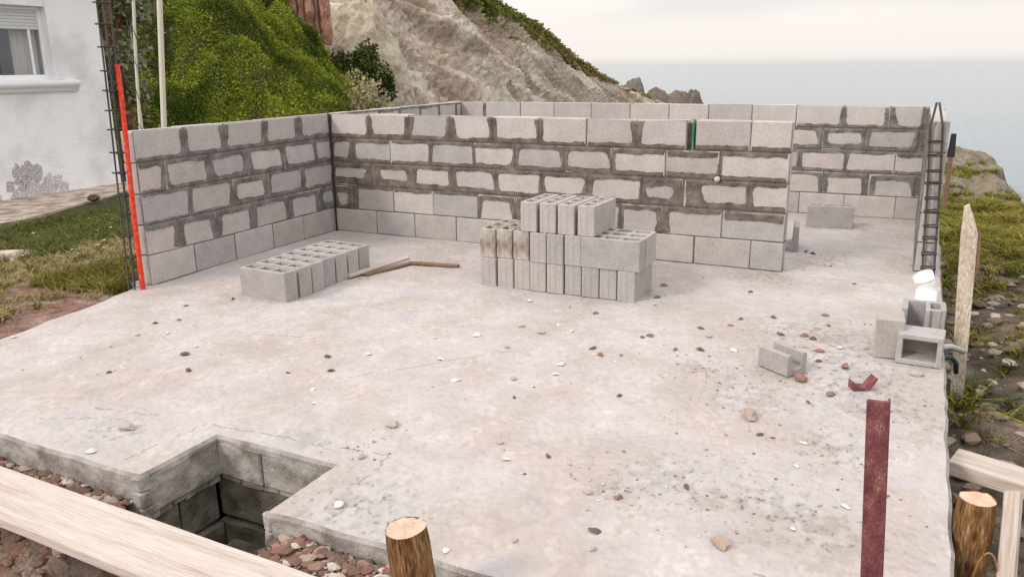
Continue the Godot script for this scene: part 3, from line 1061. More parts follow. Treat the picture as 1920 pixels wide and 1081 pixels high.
func build_cliff() -> void:
	var ridge := [Vector3(-34, 13, -24), Vector3(-25.5, 9.6, -28.5), Vector3(-22.89, 7.43, -37.94), Vector3(-22.81, 5.91, -47.2), Vector3(-22.68, 4.5, -53.93), Vector3(-23.25, 2.1, -63.48), Vector3(-23.78, .1, -73.98), Vector3(-22.62, -1.5, -81.75), Vector3(-21.22, -2.9, -88.41)]
	var base := [Vector3(-20, -1.0, -10), Vector3(-11.1, -1.6, -14.49), Vector3(-11.41, -2.6, -19.17), Vector3(-11.88, -3.5, -25.83), Vector3(-12.73, -4.3, -32.09), Vector3(-13.88, -5.2, -40.31), Vector3(-15.31, -6.0, -50.46), Vector3(-17.47, -6.5, -65.55), Vector3(-19.04, -7, -80.72)]
	var st := smooth_st()
	var NU := 300
	var NV := 100
	var out := Vector3(.75, .55, .25)
	for j in NV + 1:
		for i in NU + 1:
			var u := float(i) / NU
			var v := float(j) / (NV - 14)
			var b := poly_at(base, u)
			var r := poly_at(ridge, u)
			var p: Vector3
			if v <= 1.0:
				p = b.lerp(r, v)
				p.y += (r.y - b.y) * .10 * sin(v * PI)
			else:
				p = r + Vector3(-9, -2.2, -3) * (v - 1.0) / .25
			var vv := minf(v, 1.0)
			# tilted strata: ribs running down to the right
			var s := p.y * 0.9 + p.z * -0.34
			var rib := nb.get_noise_2d(s * 7.0, (p.z * .5 + p.y) * .6)
			var big := nb.get_noise_3d(p.x * .9, p.y * 1.2, p.z * .9)
			var fine := nb.get_noise_3d(p.x * 6, p.y * 6, p.z * 6)
			var gully := absf(nb.get_noise_2d(s * 2.4 + 30, p.y * .5))
			var amp := sin(clampf(vv, 0, 1) * PI) * .85 + .15
			var led := s * .42 + nb.get_noise_2d(s * 1.1 + 70, p.z * .35) * 1.1
			var saw := led - floorf(led)
			var led2 := s * 1.25 + nb.get_noise_2d(s * 2.0 + 10, p.z * .6) * 1.2
			var saw2 := led2 - floorf(led2)
			p += out * ((saw - .5) * .9 + (saw2 - .5) * .38 + rib * .55 + big * .8 + fine * .22 + (minf(gully, .3) - .15) * 2.6) * amp
			# matter: bare clay and rock, scrub near the crest and in patches
			var k := nb.get_noise_2d(u * 260, v * 60) * .30 + nb.get_noise_2d(u * 900, v * 260) * .22
			var crest := sm(.64, .84, v + k * .55 + (.26 - u) * .40)
			var patch := sm(.30, .45, nb.get_noise_3d(p.x * 2.2 + 9, p.y * 2.6, p.z * 2.2) + k * .6) * .8
			var c := Color(.48, .41, .335).lerp(Color(.34, .26, .20), sm(.0, .28, rib + k * .5))
			c = c.lerp(Color(.57, .51, .43), sm(.0, .35, big - k))
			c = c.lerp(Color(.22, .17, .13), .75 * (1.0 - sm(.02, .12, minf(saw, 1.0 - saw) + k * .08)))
			c = c.lerp(Color(.20, .16, .075), patch * .7)
			c = c.lerp(Color(.15, .14, .035).lerp(Color(.20, .145, .055), sm(.35, .6, u)), crest)
			st.set_color(c)
			st.add_vertex(p)
	var w := NU + 1
	for j in NV:
		for i in NU:
			var a := j * w + i
			for k in [a, a + w, a + w + 1, a, a + w + 1, a + 1]:
				st.add_index(k)
	var mesh := done(st)
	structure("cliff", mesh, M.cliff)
	# scrub along the crest
	var arr := mesh.surface_get_arrays(0)
	var vs: PackedVector3Array = arr[Mesh.ARRAY_VERTEX]
	var cs: PackedColorArray = arr[Mesh.ARRAY_COLOR]
	var cl := leaf_cluster(9, 22, Vector3(.5, .35, .5), .22)
	var xf := []
	var cols := []
	for i in vs.size():
		var c := cs[i]
		if c.g < .185 and c.b < .09:
			for q in 2:
				var p := vs[i] + Vector3(rng.randf_range(-.4, .4), -.12, rng.randf_range(-.4, .4))
				var s := rng.randf_range(.35, .8)
				xf.append(spin(Vector3(s, s * .7, s), p))
				var far := sm(-45, -62, p.z)
				cols.append(Color(.10, .12, .025).lerp(Color(.21, .20, .05), rng.randf()).lerp(Color(.21, .155, .06), far * .8))
	var o := scatter("scrub", cl, M.leaf, xf, cols)
	tag(o, "olive green scrub along the crest of the sea cliff", "scrub")

func hill_lump(called: String, at: Vector3, size: Vector3, m: Material, sd: int) -> MeshInstance3D:
	var st := smooth_st()
	var la := 26
	var lo := 48
	for i in la + 1:
		for j in lo + 1:
			var th := PI * .5 * i / la
			var ph := TAU * j / lo
			var d := Vector3(sin(th) * cos(ph), cos(th), sin(th) * sin(ph))
			var q := Vector3(cos(ph), 0, sin(ph)) * (float(i) / la)
			var k := 1.0 + nb.get_noise_3d(d.x * 8 + sd * 10, d.y * 8, d.z * 8) * .20 + nb.get_noise_3d(d.x * 30 + sd * 10, d.y * 30, d.z * 30) * .085
			st.add_vertex(Vector3(d.x * size.x, d.y * size.y, d.z * size.z) * k)
	for i in la:
		for j in lo:
			var a := i * (lo + 1) + j
			for k in [a, a + lo + 1, a + lo + 2, a, a + lo + 2, a + 1]:
				st.add_index(k)
	var o := obj(called, done(st), m)
	o.position = at
	return o

func build_far() -> void:
	# sea
	var st := smooth_st()
	var rings := [0.0, 60.0, 150.0, 400.0, 1200.0, 4000.0, 14000.0, 40000.0]
	for r in rings:
		for j in 49:
			var a := TAU * j / 48
			st.add_vertex(Vector3(cos(a) * r, -24, sin(a) * r - 30))
	for i in rings.size() - 1:
		for j in 48:
			var a := i * 49 + j
			for k in [a, a + 49, a + 50, a, a + 50, a + 1]:
				st.add_index(k)
	structure("sea", done(st), M.sea)
	build_cliff()
	var h := hill_lump("headland", Vector3(-33.2, -24, -139.5), Vector3(5.6, 21.2, 7), M.brown_rock, 3)
	h.set_meta("kind", "structure")
	h = hill_lump("headland", Vector3(-33.5, -24, -112), Vector3(7.5, 22.0, 8), M.brown_rock, 5)
	h.set_meta("kind", "structure")
	h = hill_lump("headland", Vector3(-39.5, -24, -150), Vector3(13, 19.8, 10), M.brown_rock, 8)
	h.set_meta("kind", "structure")
	var hr := hill_lump("rock_outcrop", Vector3(5.85, -1.75, -10.8), Vector3(.75, 1.15, 3.4), M.headland_rock, 21)
	tag(hr, "brown rocky headland at the far end of the slope, right of the slab", "rock")
	hr = hill_lump("rock_outcrop", Vector3(5.55, -1.2, -13.6), Vector3(.8, .95, 1.5), M.headland_rock, 27)
	tag(hr, "brown rock beyond the headland, next to the dark-capped stake", "rock")
	# rock mass and red columns above the green hillside
	var rk := hill_lump("rock_outcrop", Vector3(-13.2, -.6, -18.6), Vector3(1.7, 4.2, 1.5), M.beige_rock, 12)
	tag(rk, "pale beige rock outcrop above the right end of the green hillside", "rock")
	var t := thing("rock_outcrop", "reddish rock columns standing at the top of the green hillside", "rock", Vector3(-13.0, 2.6, -15.5), 0.69)
	for i in 6:
		var cs := new_st()
		var p := []
		var w := rng.randf_range(.12, .19)
		for k in 9:
			p.append(Vector3(-.62 + i * .25 + rng.randf_range(-.03, .03), -.15 - .12 * (i % 3) + k * .36, rng.randf_range(-.09, .09) + .12 * (i % 2)))
		tube(cs, p, w, 7, w * .8)
		obj("column", done(cs), M.red_rock, t)
	# yellowish and dark bushes at the hillside's right end
	shrub("dark_shrub", "dark green bush between the hillside and the pale cliff", Vector3(-11.3, 0.5, -15.8), Vector3(.9, 1.6, .9), 5200, .10, Color(.035, .05, .012), Color(.10, .12, .03), 31)
	shrub("yellow_shrub", "yellowish dry bush at the right foot of the green hillside", Vector3(-7.55, -.35, -10.6), Vector3(.75, 1.55, .75), 4200, .075, Color(.20, .185, .07), Color(.42, .36, .22), 32)

# ------------------------------------------------------------------ house
func build_house() -> void:
	var X := -6.8
	var t := thing("house", "white rendered house with a shuttered window behind the grass", "house", Vector3(X, -0.34, -3.15))
	# local: x out of the facade, z along it (towards the camera), y up from the ground
	var H := 3.6
	var D := 6.0
	var zl := 6.2
	var w0 := 0.90
	var w1 := 2.15
	var y0 := 1.68
	var y1 := 2.70
	var st := new_st()
	cbox(st, Vector3(-D, 0, 0), Vector3(0, y0, zl), .0006)
	obj("wall", done(st), M.plaster, t)
	var s2 := new_st()
	cbox(s2, Vector3(-D, y0 + .0002, 0), Vector3(-.0001, y1, w0), .0006)
	cbox(s2, Vector3(-D, y0 + .0002, w1), Vector3(-.0001, y1, zl), .0006)
	cbox(s2, Vector3(-D, y1 + .0002, 0), Vector3(0, H, zl), .0006)
	obj("wall", done(s2), M.plaster, t)
	obj("room_back", box_mesh(Vector3(-D + .1, y0, w0), Vector3(-1.2, y1, w1), .001), M.room, t)
	obj("roof", box_mesh(Vector3(-D - .3, H, -.3), Vector3(.3, H + .18, zl + .3), .01), M.concrete_path, t)
	var win := Node3D.new()
	win.name = "window"
	t.add_child(win)
	var f := new_st()
	var fx := -.10
	for r in [[w0, w0 + .06, y0, y1], [w1 - .06, w1, y0, y1], [w0 + .06, w1 - .06, y0, y0 + .07], [w0 + .06, w1 - .06, y1 - .05, y1]]:
		cbox(f, Vector3(fx - .05, r[2], r[0]), Vector3(fx, r[3], r[1]), .003)
	obj("frame", done(f), M.white, win)
	var sash := new_st()
	cbox(sash, Vector3(fx - .045, y0 + .072, w0 + .20), Vector3(fx - .008, y1 - .30, w0 + .235), .003)
	obj("sash", done(sash), M.white, win)
	obj("pane", box_mesh(Vector3(fx - .03, y0 + .07, w0 + .06), Vector3(fx - .024, y1 - .30, w1 - .06), .0005), M.glass, win)
	var sh := new_st()
	for i in 6:
		cbox(sh, Vector3(fx - .022, y1 - .05 - .045 * (i + 1), w0 + .06), Vector3(fx - .006, y1 - .052 - .045 * i, w1 - .06), .004)
	obj("roller_shutter", done(sh), M.shutter, win)
	var cu := smooth_st()
	var prev := []
	for i in 41:
		var z := w0 + .06 + .36 * i / 40.0
		var x := fx - .14 + .022 * sin(i * 1.7) + .01 * sin(i * .6)
		var a := Vector3(x, y0 + .06, z)
		var b := Vector3(x, y1 - .1, z)
		if prev: quad(cu, prev[0], a, b, prev[1], Vector3(1, 0, 0))
		prev = [a, b]
	obj("curtain", done(cu), M.curtain, win)
	# moulded sill
	var sl := smooth_st()
	var pr := [Vector2(-.1, .0), Vector2(.085, -.015), Vector2(.105, -.035), Vector2(.11, -.07), Vector2(.09, -.10), Vector2(.06, -.11), Vector2(.06, -.145), Vector2(.035, -.17), Vector2(0.001, -.18)]
	for i in pr.size() - 1:
		quad(sl, Vector3(pr[i].x, y0 + pr[i].y, w0 - .34), Vector3(pr[i].x, y0 + pr[i].y, w1 + .3), Vector3(pr[i + 1].x, y0 + pr[i + 1].y, w1 + .3), Vector3(pr[i + 1].x, y0 + pr[i + 1].y, w0 - .34), Vector3(1, .2, 0))
	for z in [w0 - .34, w1 + .3]:
		for i in pr.size() - 1:
			tri(sl, Vector3(0.001, y0 - .05, z), Vector3(pr[i].x, y0 + pr[i].y, z), Vector3(pr[i + 1].x, y0 + pr[i + 1].y, z))
	obj("sill", done(sl), M.white, win)
	# shallow render band round the opening
	var bd := new_st()
	cbox(bd, Vector3(-.002, y0 + .002, w0 - .16), Vector3(.012, H - .3, w0 - .003), .004)
	obj("surround", done(bd), M.plaster, t)
	# flaking grey damp stain at the foot of the wall: a real flake of bare render
	for b in 26:
		var fl := new_st()
		var cz := 1.55 + rng.randfn() * .38
		var sz := rng.randf_range(.03, .13) * (1.5 if b < 5 else 1.0)
		var cy := absf(rng.randfn()) * .12 + .03
		var pts := PackedVector2Array()
		for i in 22:
			var a := TAU * i / 22
			var rr := 1.0 + .9 * nz.get_noise_2d(cos(a) * 26 + b * 40, sin(a) * 26) + rng.randf_range(-.12, .12)
			pts.append(Vector2(cz + cos(a) * sz * rr, maxf(.02, cy + sin(a) * sz * 1.3 * rr)))
		var idx := Geometry2D.triangulate_polygon(pts)
		var off := .0015 + .0004 * b
		for i in range(0, idx.size(), 3):
			tri(fl, Vector3(off, pts[idx[i]].y, pts[idx[i]].x), Vector3(off, pts[idx[i + 1]].y, pts[idx[i + 1]].x), Vector3(off, pts[idx[i + 2]].y, pts[idx[i + 2]].x))
		if idx.size() > 0: obj("damp_patch", done(fl), M.damp_render[b % 3], t)
	# paving along the facade
	var pv := new_st()
	var lo := []
	for i in 21:
		var z := -3.6 + 5.6 * i / 20.0
		lo.append(Vector3(-4.95 - maxf(0.0, -z - .3) * .42 + nz.get_noise_1d(z * 40) * .1, -.285, z))
	for i in 20:
		var a: Vector3 = lo[i]
		var b: Vector3 = lo[i + 1]
		quad(pv, Vector3(X - .05, -.30, a.z), a, b, Vector3(X - .05, -.30, b.z), Vector3.UP)
		quad(pv, a, b, b - Vector3(0, .12, 0), a - Vector3(0, .12, 0), Vector3(1, 0, 0))
	structure("path", done(pv), M.concrete_path)

# ------------------------------------------------------------------ steel, pipes, timber
func cage(label: String, at: Vector3, w: float, d: float, h: float, step: float, lean: float, tip: float, spikes: float) -> void:
	var t := thing("rebar_cage", label, "rebar", at)
	t.rotation.z = lean
	for sx in [-1, 1]:
		for sz in [-1, 1]:
			var b := smooth_st()
			var p := [Vector3(sx * w / 2, -.02, sz * d / 2), Vector3(sx * w / 2 + .004, h * .5, sz * d / 2)]
			if tip > 0:
				p += [Vector3(sx * w / 2, h - tip, sz * d / 2), Vector3(sx * .008, h, sz * .008)]
			else:
				p.append(Vector3(sx * w / 2, h, sz * d / 2))
			tube(b, p, .006 if tip == 0 else .0075, 7)
			obj("bar", done(b), M.rebar, t)
	var y := step * .5
	while y < h - maxf(tip, 0.02):
		var s := smooth_st()
		var e := .007
		var tl := rng.randf_range(-.008, .008)
		tube(s, [Vector3(-w / 2 - e - spikes, y, d / 2 + e), Vector3(w / 2 + e + spikes * .6, y + tl, d / 2 + e)], .0052, 6)
		tube(s, [Vector3(w / 2 + e, y + tl, d / 2 + e), Vector3(w / 2 + e, y, -d / 2 - e)], .0052, 6)
		tube(s, [Vector3(w / 2 + e, y, -d / 2 - e), Vector3(-w / 2 - e, y + tl, -d / 2 - e)], .0052, 6)
		tube(s, [Vector3(-w / 2 - e, y + tl, -d / 2 - e), Vector3(-w / 2 - e, y, d / 2 + e)], .0052, 6)
		obj("stirrup", done(s), M.rebar, t)
		y += step * rng.randf_range(.85, 1.15)

func log_post(label: String, at: Vector3, r: float, h: float, tilt: Vector3, sd: int) -> Node3D:
	var t := thing("log_post", label, "post", at)
	t.rotation = tilt
	var st := smooth_st()
	var N := 26
	var rows := 14
	var rr := func(a: float, k: float) -> float:
		return r * (1.0 + .05 * nz.get_noise_3d(cos(a) * 40 + sd, sin(a) * 40, k * 12) + .02 * sin(a * 3 + sd))
	for k in rows + 1:
		var y := -.45 + (h + .45) * k / rows
		for i in N + 1:
			var a := TAU * (i % N) / N
			var q: float = rr.call(a, float(k) / rows)
			if k == rows: q -= .004
			st.add_vertex(Vector3(cos(a) * q, y - (0.006 if k == rows - 1 else 0.0) * 0, sin(a) * q))
	for k in rows:
		for i in N:
			var a := k * (N + 1) + i
			for m in [a, a + N + 1, a + N + 2, a, a + N + 2, a + 1]:
				st.add_index(m)
	obj("trunk", done(st), M.log, t)
	var c := new_st()
	for ring in 3:
		for i in N:
			var a := TAU * i / N
			var b := TAU * (i + 1) / N
			var q0: float = ring / 3.0
			var q1: float = (ring + 1) / 3.0
			var hh := func(x: float, q: float) -> float: return h + nz.get_noise_2d(cos(x) * q * 60 + sd, sin(x) * q * 60) * .006 - .002 * q
			var f := func(x: float, q: float) -> Vector3:
				var g: float = rr.call(x, 1.0) * q - .004 * q
				return Vector3(cos(x) * g, hh.call(x, q), sin(x) * g)
			quad(c, f.call(a, q0), f.call(b, q0), f.call(b, q1), f.call(a, q1), Vector3.UP)
	obj("cut_top", done(c), M.log_end, t)
	return t

# a board from p to q (centre line of its top face), width across, with thickness
func board(called: String, label: String, p: Vector3, q: Vector3, w: float, th: float, m: Material, roll := 0.0, group := "") -> Node3D:
	var t := thing(called, label, "board", p)
	if group != "": t.set_meta("group", group)
	var d := q - p
	var L := d.length()
	var x := d / L
	var z := x.cross(Vector3.UP).normalized() if absf(x.y) < .95 else Vector3(0, 0, 1)
	var y := z.cross(x)
	t.basis = Basis(x, y, z) * Basis(Vector3.RIGHT, roll)
	var st := new_st()
	var n := 10
	var prev := []
	for i in n + 1:
		var u := L * i / n
		var e := .5 * w * (1.0 + .03 * nz.get_noise_1d(u * 40 + w * 900))
		var up := .003 * nz.get_noise_1d(u * 60 + 300)
		var c := minf(.005, th * .2)
		var ring := [Vector3(u, up, -e + c), Vector3(u, up, e - c), Vector3(u, up - c, e), Vector3(u, up - th + c, e), Vector3(u, up - th, e - c), Vector3(u, up - th, -e + c), Vector3(u, up - th + c, -e), Vector3(u, up - c, -e)]
		if prev:
			for k in 8:
				quad(st, prev[k], prev[(k + 1) % 8], ring[(k + 1) % 8], ring[k], (ring[k] + ring[(k + 1) % 8]) * Vector3(0, 1, 1) + Vector3(0, th, 0))
		if i == 0 or i == n:
			for k in range(1, 7):
				tri(st, ring[0], ring[k], ring[k + 1])
		prev = ring
	obj("plank", done(st), m, t)
	return t

func _ready() -> void:
	rng.seed = 20240
	nz.seed = 4; nz.frequency = 0.05; nz.fractal_octaves = 3
	nb.seed = 9; nb.frequency = 0.12; nb.fractal_octaves = 3
	# --- camera
	var cam := Camera3D.new()
	cam.name = "camera"
	cam.fov = 38.47
	cam.near = 0.05
	cam.far = 60000
	add_child(cam)
	cam.position = Vector3(4.815, 1.447, 6.066)
	cam.rotation_degrees = Vector3(-14.986, 26.306, -0.6)
	cam.current = true
	# --- sky: even cream overcast, brighter towards the zenith
	var env := Environment.new()
	var W := 512
	var Hh := 256
	var sn := FastNoiseLite.new()
	sn.seed = 6; sn.frequency = 1.0; sn.fractal_octaves = 4
	var im := Image.create(W, Hh, false, Image.FORMAT_RGBF)
	for j in Hh:
		var el := PI * (.5 - (j + .5) / Hh)
		for i in W:
			var az := TAU * (i + .5) / W
			var d := Vector3(cos(el) * cos(az), sin(el), cos(el) * sin(az))
			var c: Color
			if el > -.02:
				var up := maxf(d.y, 0)
				var n := sn.get_noise_3d(d.x * 2.2, d.y * 16.0, d.z * 2.2)
				var base := Color(.715, .668, .632).lerp(Color(.86, .85, .86), up)
				var cloud := smoothstep(-.05, .30, n) * smoothstep(.035, .075, up)
				base = base.lerp(Color(.55, .525, .53), cloud * .6)
				c = base * (1.0 + 0.9 * up)
			else:
				c = Color(.38, .40, .41)
			im.set_pixel(i, j, c)
	var sky := Sky.new()
	var pano := PanoramaSkyMaterial.new()
	pano.panorama = ImageTexture.create_from_image(im)
	sky.sky_material = pano
	env.background_mode = Environment.BG_SKY
	env.sky = sky
	env.background_energy_multiplier = 1.0
	env.tonemap_mode = Environment.TONE_MAPPER_LINEAR
	env.tonemap_exposure = 1.32
	env.sdfgi_enabled = true
	env.ssao_enabled = true
	env.ssil_enabled = true
	var we := WorldEnvironment.new()
	we.name = "world"
	we.environment = env
	add_child(we)
	# --- veiled sun from the left, behind the camera
	var sun := DirectionalLight3D.new()
	sun.name = "sun"
	sun.light_energy = 0.5
	sun.light_color = Color(1.0, .965, .93)
	sun.light_angular_distance = 12.0
	sun.shadow_enabled = true
	add_child(sun)
	sun.look_at_from_position(Vector3(-4.5, 6.0, 7.5), Vector3.ZERO)

	make_materials()
	build_ground()
	build_slab()
	build_far()
	build_house()
	build_walls()
	build_pit()
	build_stacks()
	build_steel()
	build_timber()
	build_debris()
	build_mound_cover()
	build_tree(Vector3(-7.75, -.3, -4.15))
	build_grass()

func build_walls() -> void:
	var RH := .212
	var mid := [
		plain_row([0.461, 0.868, 1.29, 1.719, 2.149, 2.575, 2.978, 3.352, 3.768], 4.0),
		[[0.215, 0.049, 0.057, 0.03, 0.063], [0.656, 0.057, 0.004, 0.004, 0.02], [1.068, 0.004, 0.004, 0.004, 0.03], [1.509, 0.004, 0.012, 0.004, 0.02], [1.864, 0.038, 0.042, 0.006, 0.052], [2.341, 0.042, 0.023, 0.006, 0.03], [2.77, 0.023, 0.022, 0.006, 0.03], [3.105, 0.022, 0.05, 0.005, 0.043], [3.551, 0.05, 0.006, 0.004, 0.038], [4.0, 0.006, 0.004, 0.004, 0.07]],
		[[0.453, 0.03, 0.08, 0.078, 0.052], [0.853, 0.08, 0.049, 0.074, 0.048], [1.266, 0.049, 0.036, 0.056, 0.03], [1.684, 0.036, 0.025, 0.049, 0.03], [2.101, 0.025, 0.026, 0.04, 0.03], [2.498, 0.026, 0.036, 0.051, 0.035], [2.934, 0.036, 0.019, 0.04, 0.03], [3.255, 0.03, 0.08, 0.06, 0.07], [3.731, 0.14, 0.019, 0.05, 0.035], [4.0, 0.03, 0.004, 0.04, 0.03]],
		[[0.236, 0.03, 0.035, 0.044, 0.03], [0.643, 0.035, 0.008, 0.037, 0.035], [1.058, 0.008, 0.021, 0.035, 0.028], [1.479, 0.021, 0.015, 0.035, 0.03], [1.863, 0.015, 0.029, 0.044, 0.042], [2.296, 0.029, 0.03, 0.04, 0.035], [2.69, 0.03, 0.028, 0.05, 0.038], [3.111, 0.028, 0.006, 0.04, 0.042], [3.516, 0.006, 0.014, 0.05, 0.049], [4.0, 0.014, 0.004, 0.035, 0.032]],
		[[0.435, 0.02, 0.031, 0.044, 0.004], [0.847, 0.031, 0.04, 0.048, 0.004], [1.259, 0.04, 0.044, 0.043, 0.004], [1.661, 0.044, 0.037, 0.038, 0.004], [2.074, 0.037, 0.032, 0.044, 0.004], [2.476, 0.032, 0.008, 0.032, 0.004], [2.883, 0.008, 0.038, 0.034, 0.004], [3.262, 0.038, 0.006, 0.034, 0.004], [3.326], [3.721, 0.006, 0.005, 0.038, 0.004], [4.0, 0.005, 0.004, 0.04, 0.004]],
	]
	block_wall("free-standing block wall with brown mortar behind the stepped stack", Vector2(0.0, 0.0), Vector2(4.0, 0.02), mid, RH, M.mortar)
	var L := 4.78
	var back_bit := func(first: float, lo: float) -> Array:
		return smeared_row(first, L, lo)
	var left := [
		plain_row([0.431, 0.857, 1.307, 1.71, 2.14, 2.56, 2.97, 3.38, 3.8, 4.2], L),
		[[0.30, 0.004, 0.05, 0.005, 0.04], [0.682, 0.05, 0.06, 0.004, 0.05], [1.079, 0.05, 0.045, 0.004, 0.05], [1.535, 0.045, 0.05, 0.005, 0.04], [1.952, 0.05, 0.055, 0.01, 0.05], [2.18, 0.055, 0.02, 0.07, 0.05]] + back_bit.call(2.59, .03),
		[[0.438, 0.01, 0.022, 0.02, 0.02], [0.878, 0.022, 0.03, 0.022, 0.02], [1.287, 0.049, 0.05, 0.046, 0.045], [1.744, 0.045, 0.03, 0.035, 0.024], [2.18, 0.03, 0.02, 0.03, 0.02]] + back_bit.call(2.59, .03),
		[[0.229, 0.01, 0.03, 0.025, 0.035], [0.659, 0.033, 0.038, 0.03, 0.035], [1.072, 0.045, 0.045, 0.045, 0.04], [1.513, 0.045, 0.035, 0.039, 0.03], [1.946, 0.035, 0.022, 0.036, 0.024], [2.18, 0.022, 0.02, 0.04, 0.024]] + back_bit.call(2.59, .03),
		[[0.441, 0.005, 0.032, 0.034, 0.004], [0.844, 0.032, 0.04, 0.034, 0.004], [1.299, 0.04, 0.04, 0.036, 0.004], [1.733, 0.045, 0.045, 0.04, 0.004], [2.18, 0.05, 0.015, 0.05, 0.004]] + back_bit.call(2.59, .03),
	]
	block_wall("grey block wall on the left, running back from the red pipe", Vector2(0.09, 2.18), Vector2(-0.107, -2.596), left, RH, M.mortar_grey)
	var BL := 4.97
	var o := 0.12
	var back := [
		plain_row([.4, .82, 1.24, 1.66, 2.08, 2.5, 2.92, 3.34, 3.88, 4.30, 4.76], BL),
		smeared_row(.3, 3.4 + o, .03) + [[3.969 + o, .02, .04, .004, .04], [4.383 + o, .045, .06, .004, .05], [4.80 + o, .06, .04, .004, .06], [BL, .06, .06, .05, .05]],
		smeared_row(.1, 3.3 + o, .03) + [[3.733 + o, .02, .022, .045, .03], [4.165 + o, .022, .02, .034, .03], [4.598 + o, .02, .008, .034, .03], [BL, .008, .01, .035, .045]],
		smeared_row(.3, 3.5 + o, .03) + [[3.928 + o, .03, .045, .045, .025], [4.317 + o, .05, .04, .065, .045], [4.78 + o, .04, .05, .044, .025], [BL, .07, .07, .07, .07]],
		[[.32, .01, .02, .03, .004], [.66 + o, .02, .006, .03, .004], [1.077 + o, .006, .006, .03, .004], [1.52 + o, .006, .006, .025, .004], [1.965 + o, .006, .006, .03, .004], [2.39 + o, .006, .006, .02, .004], [2.807 + o, .006, .006, .02, .004], [3.244 + o, .006, .006, .02, .004], [3.672 + o, .006, .006, .02, .004], [4.104 + o, .006, .03, .035, .004], [4.517 + o, .03, .05, .03, .004], [4.80 + o, .05, .02, .03, .004], [BL, .04, .04, .04, .01]],
	]
	block_wall("block wall along the back of the slab, sea behind it", Vector2(-0.12, -2.6), Vector2(4.85, -2.6), back, RH, M.mortar_grey)
	var RL := 2.2
	var right := []
	for r in 5:
		right.append(smeared_row(.2 if r % 2 else .41, RL, .02))
	var rw := block_wall("short block wall at the right edge behind the rebar cage", Vector2(4.835, -2.58), Vector2(4.85, -.40), right, RH, M.mortar_grey)
	var rl := Vector2(4.835, -2.58).distance_to(Vector2(4.85, -.40))
	for r in 4:
		var e := new_st()
		for k in 5:
			cbox(e, Vector3(rl - .03, RH * (r + 1) - rng.randf_range(.018, .03), -.117 + k * .023), Vector3(rl + rng.randf_range(.006, .012), RH * (r + 1) + rng.randf_range(.012, .024), -.093 + k * .023), .004, .002)
		obj("mortar_joint", done(e), M.mortar_grey, rw)

func build_pit() -> void:
	var t := thing("pit_lining", "damp concrete block lining of the open pit in the slab's front edge", "pit")
	# upper course flush with the slab edge, lower courses set back; blocks around three sides
	var spec := [
		[Vector3(2.342, 0, 3.80), Vector3(0, 0, 1), .37, Vector3(-1, 0, 0), [.37]],
		[Vector3(2.33, 0, 3.812), Vector3(1, 0, 0), .62, Vector3(0, 0, -1), [.24, .62]],
		[Vector3(2.938, 0, 3.80), Vector3(0, 0, 1), .37, Vector3(1, 0, 0), [.37]],
	]
	for s in spec.size():
		var p: Vector3 = spec[s][0]
		var u: Vector3 = spec[s][1]
		var n: Vector3 = spec[s][3]
		for row in 3:
			var y0: float = [-.175, -.385, -.62][row]
			var y1: float = [-.024, -.20, -.40][row]
			var set_back: float = [0.0, .035, .02][row]
			var ends: Array = spec[s][4] if row != 1 else ([.2, .37] if s != 1 else [.42, .62])
			var x := 0.0
			for e in ends:
				var ext := .05 if s == 1 and row > 0 else 0.0
				var a: Vector3 = p + u * (x + .003 - (ext if x == 0.0 else 0.0)) + n * set_back
				var b: Vector3 = p + u * (e - .003 + (ext if e == ends[-1] else 0.0)) + n * .10
				var lo := Vector3(minf(a.x, b.x), y0, minf(a.z, b.z))
				var hi := Vector3(maxf(a.x, b.x), y1, maxf(a.z, b.z))
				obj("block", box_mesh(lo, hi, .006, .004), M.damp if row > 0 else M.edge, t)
				x = e
		# squeezed-out mortar bed between the courses
		var bed := new_st()
		var L: float = spec[s][2]
		for k in 6:
			var c0 := p + u * (L * k / 6.0) + n * (.014 + rng.randf_range(-.004, .004))
			var c1 := p + u * (L * (k + 1) / 6.0) + n * .09
			cbox(bed, Vector3(minf(c0.x, c1.x), -.202 - rng.randf() * .012, minf(c0.z, c1.z)), Vector3(maxf(c0.x, c1.x), -.172, maxf(c0.z, c1.z)), .004, .003)
		obj("mortar_bed", done(bed), M.edge, t)
	# rough mortar at the two front corners
	for x in [2.326, 2.954]:
		var mc := new_st()
		for k in 9:
			var y := -.006 - k * .062
			var w := .020 + rng.randf() * .010
			cbox(mc, Vector3(x - w, y - .064, 4.178 - w), Vector3(x + w, y, 4.178 + w * 1.0), .008, .004)
		obj("mortar_corner", done(mc), M.edge, t)
	# the ledge at the foot
	obj("ledge", box_mesh(Vector3(2.35, -.64, 3.78), Vector3(2.93, -.47, 3.90), .02, .01), M.damp, t)

